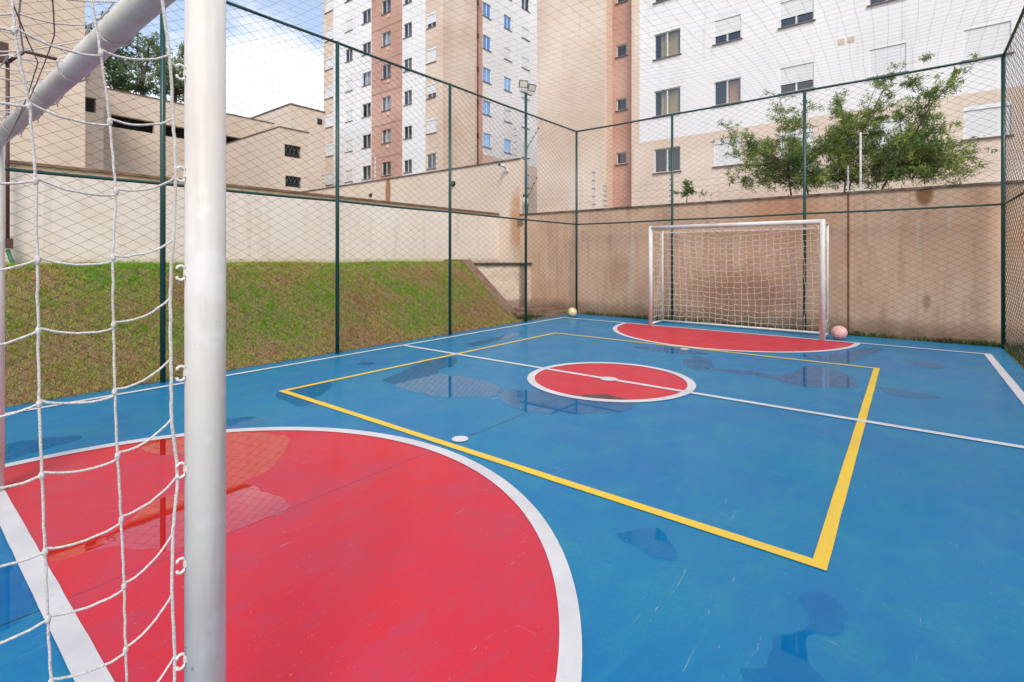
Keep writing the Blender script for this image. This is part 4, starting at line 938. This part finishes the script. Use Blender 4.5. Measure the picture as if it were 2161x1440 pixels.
def clump_tree(name, base, forks, clumps, label, cat, leafmat, lw, ll, nleaf, cr, trunk_r, group=None, droop=.3):
    g = empty(name, base[:], label, cat, group); b = MB(); fps = []
    for f in forks:
        f = Vector(f); m = (Vector(base) + f) / 2 + Vector((rnd.uniform(-.1, .1), rnd.uniform(-.1, .1), 0)) * (f - Vector(base)).length * .4
        b.tube([base, m, f], [trunk_r, trunk_r * .75, trunk_r * .55], 8); fps.append(f)
    L = []
    for (c, rad, dens) in clumps:
        c = Vector(c); f = min(fps, key=lambda q: (q - c).length + max(0, q.z - c.z) * 1.2); ln = (c - f).length
        pts = []; k = 6
        for i in range(k + 1):
            t = i / k; p = f.lerp(c, t) + Vector((0, 0, 1)) * ln * .10 * math.sin(math.pi * t) + Vector((rnd.gauss(0, 1), rnd.gauss(0, 1), rnd.gauss(0, 1))) * ln * .022 * (i > 0)
            pts.append(p)
        r0 = trunk_r * .42 * min(1, .5 + ln / 3); b.tube(pts, [r0 * (1 - .82 * i / k) for i in range(k + 1)], 6)
        tw = []
        for q in range(int(7 * rad / cr) + 4):       # twigs leaving the end of the branch, leaves along each
            s_ = pts[rnd.choice([3, 4, 4, 5, 5, 6])]; d = Vector((rnd.gauss(0, 1), rnd.gauss(0, 1), rnd.gauss(.15, .7))).normalized() * rad * rnd.uniform(.5, 1.25)
            e = s_ + d; mid = s_ + d * .5 + Vector((0, 0, rad * .1)); b.tube([s_, mid, e], [r0 * .2, r0 * .13, r0 * .05], 4, caps=False)
            tw.append((s_, mid, e))
        for q in range(int(nleaf * dens * (rad / cr) ** 1.5)):
            s_, mid, e = rnd.choice(tw); t = rnd.random() ** .6
            p = s_ * (1 - t) ** 2 + mid * 2 * t * (1 - t) + e * t * t
            L.append((p.x + rnd.gauss(0, rad * .10), p.y + rnd.gauss(0, rad * .10), p.z + rnd.gauss(0, rad * .09)))
    b.build('trunk', m_bark.m, g); leaves(L, 'crown', leafmat, g, lw, ll, droop); return g
TL = [(1525,275,.22,.7),(1560,302,.3,1),(1600,325,.32,1.1),(1548,325,.25,.8),(1636,200,.24,.7),(1655,245,.3,.9),(1700,232,.28,.8),(1612,372,.3,1),(1560,392,.24,.8),(1680,300,.3,1.1),(1655,362,.32,1.2),
 (1762,198,.24,1),(1776,238,.26,1.1),(1795,262,.25,1),(1830,245,.26,.9),(1862,240,.28,1.2),(1900,228,.22,.9),(1942,120,.20,1.2),(1938,160,.22,1.1),(1920,205,.25,.7),(1870,155,.2,.5),(2012,168,.26,1.2),(1985,180,.22,.7),(2040,140,.2,.6),(2068,122,.12,.5),
 (1965,235,.28,.9),(1975,265,.28,.9),(2005,258,.22,.8),(1780,292,.3,1.2),(1832,312,.3,1),(1865,285,.28,.9),(1905,290,.28,.8),(1740,325,.3,1.1),(1842,350,.32,1.1),(1875,335,.28,1),(1905,362,.3,1.1),(1955,330,.28,.8),(1985,352,.28,1),(2030,325,.22,.6),(2078,340,.18,.5),(1960,372,.28,1),(1880,375,.26,1),(1935,300,.26,.7),(1690,350,.3,1),(1725,375,.28,1),(1800,375,.28,.8),(1540,392,.2,.7),(1500,300,.14,.4)]
cl = []
for px, py, r_, d_ in TL:
    Y = 13.0 + rnd.uniform(-.9, 1.0); cl.append((on_y(px, py, Y)[:], r_ * 1.2, d_))
for _k in range(105):
    px = rnd.uniform(1515, 2060) if _k < 80 else rnd.uniform(1650, 1790); top = 255 + 55 * abs(px - 1830) / 250; py = rnd.uniform(top, 392); cl.append((on_y(px, py, 13.0 + rnd.uniform(-.9, 1.0))[:], .30, .42))
bt = on_y(1735, 430, 13.0)
forks = [on_y(1790, 318, 12.9), on_y(1660, 350, 12.8), on_y(1800, 370, 13.3), on_y(1890, 350, 13.1), on_y(1700, 385, 13.2)]
clump_tree('small_tree', Vector((bt.x, bt.y, .2)), forks, cl, 'airy small leaved tree growing behind the brown wall at the right', 'tree', m_leaf, .009, .085, 560, .28, .030)
cl = [(on_y(px, py, 12.2)[:], r_, d_) for px, py, r_, d_ in ((1450, 385, .12, 1), (1455, 400, .14, 1.1), (1440, 408, .1, .8), (1415, 408, .08, .7), (1495, 410, .08, .5))]
bt = on_y(1450, 440, 12.2); clump_tree('shrub', Vector((bt.x, bt.y, .4)), [on_y(1450, 415, 12.2)], cl, 'small leafy shrub peeping over the brown wall left of the tree', 'shrub', m_leaf, .012, .07, 200, .12, .02)
EL = [(215, 30), (190, 75), (240, 110), (290, 90), (320, 75), (345, 110), (270, 140), (300, 165), (255, 165), (335, 150), (365, 140), (380, 180), (350, 190), (310, 195), (275, 185), (225, 60), (385, 110), (240, 140), (400, 160), (250, 195), (200, 110), (330, 110), (300, 130), (360, 165), (420, 190), (395, 200)]
cl = [(on_x(px, py, -50 + rnd.uniform(-3, 3))[:], 1.25, 1) for px, py in EL]
bt = on_x(310, 250, -50); clump_tree('eucalyptus_tree', Vector((bt.x, bt.y, .5)), [on_x(300, 190, -50), on_x(240, 170, -50), on_x(370, 200, -50)], cl, 'tall feathery eucalyptus rising behind the parking block', 'tree', m_euc, .06, .36, 300, 1.2, .3, droop=.9)
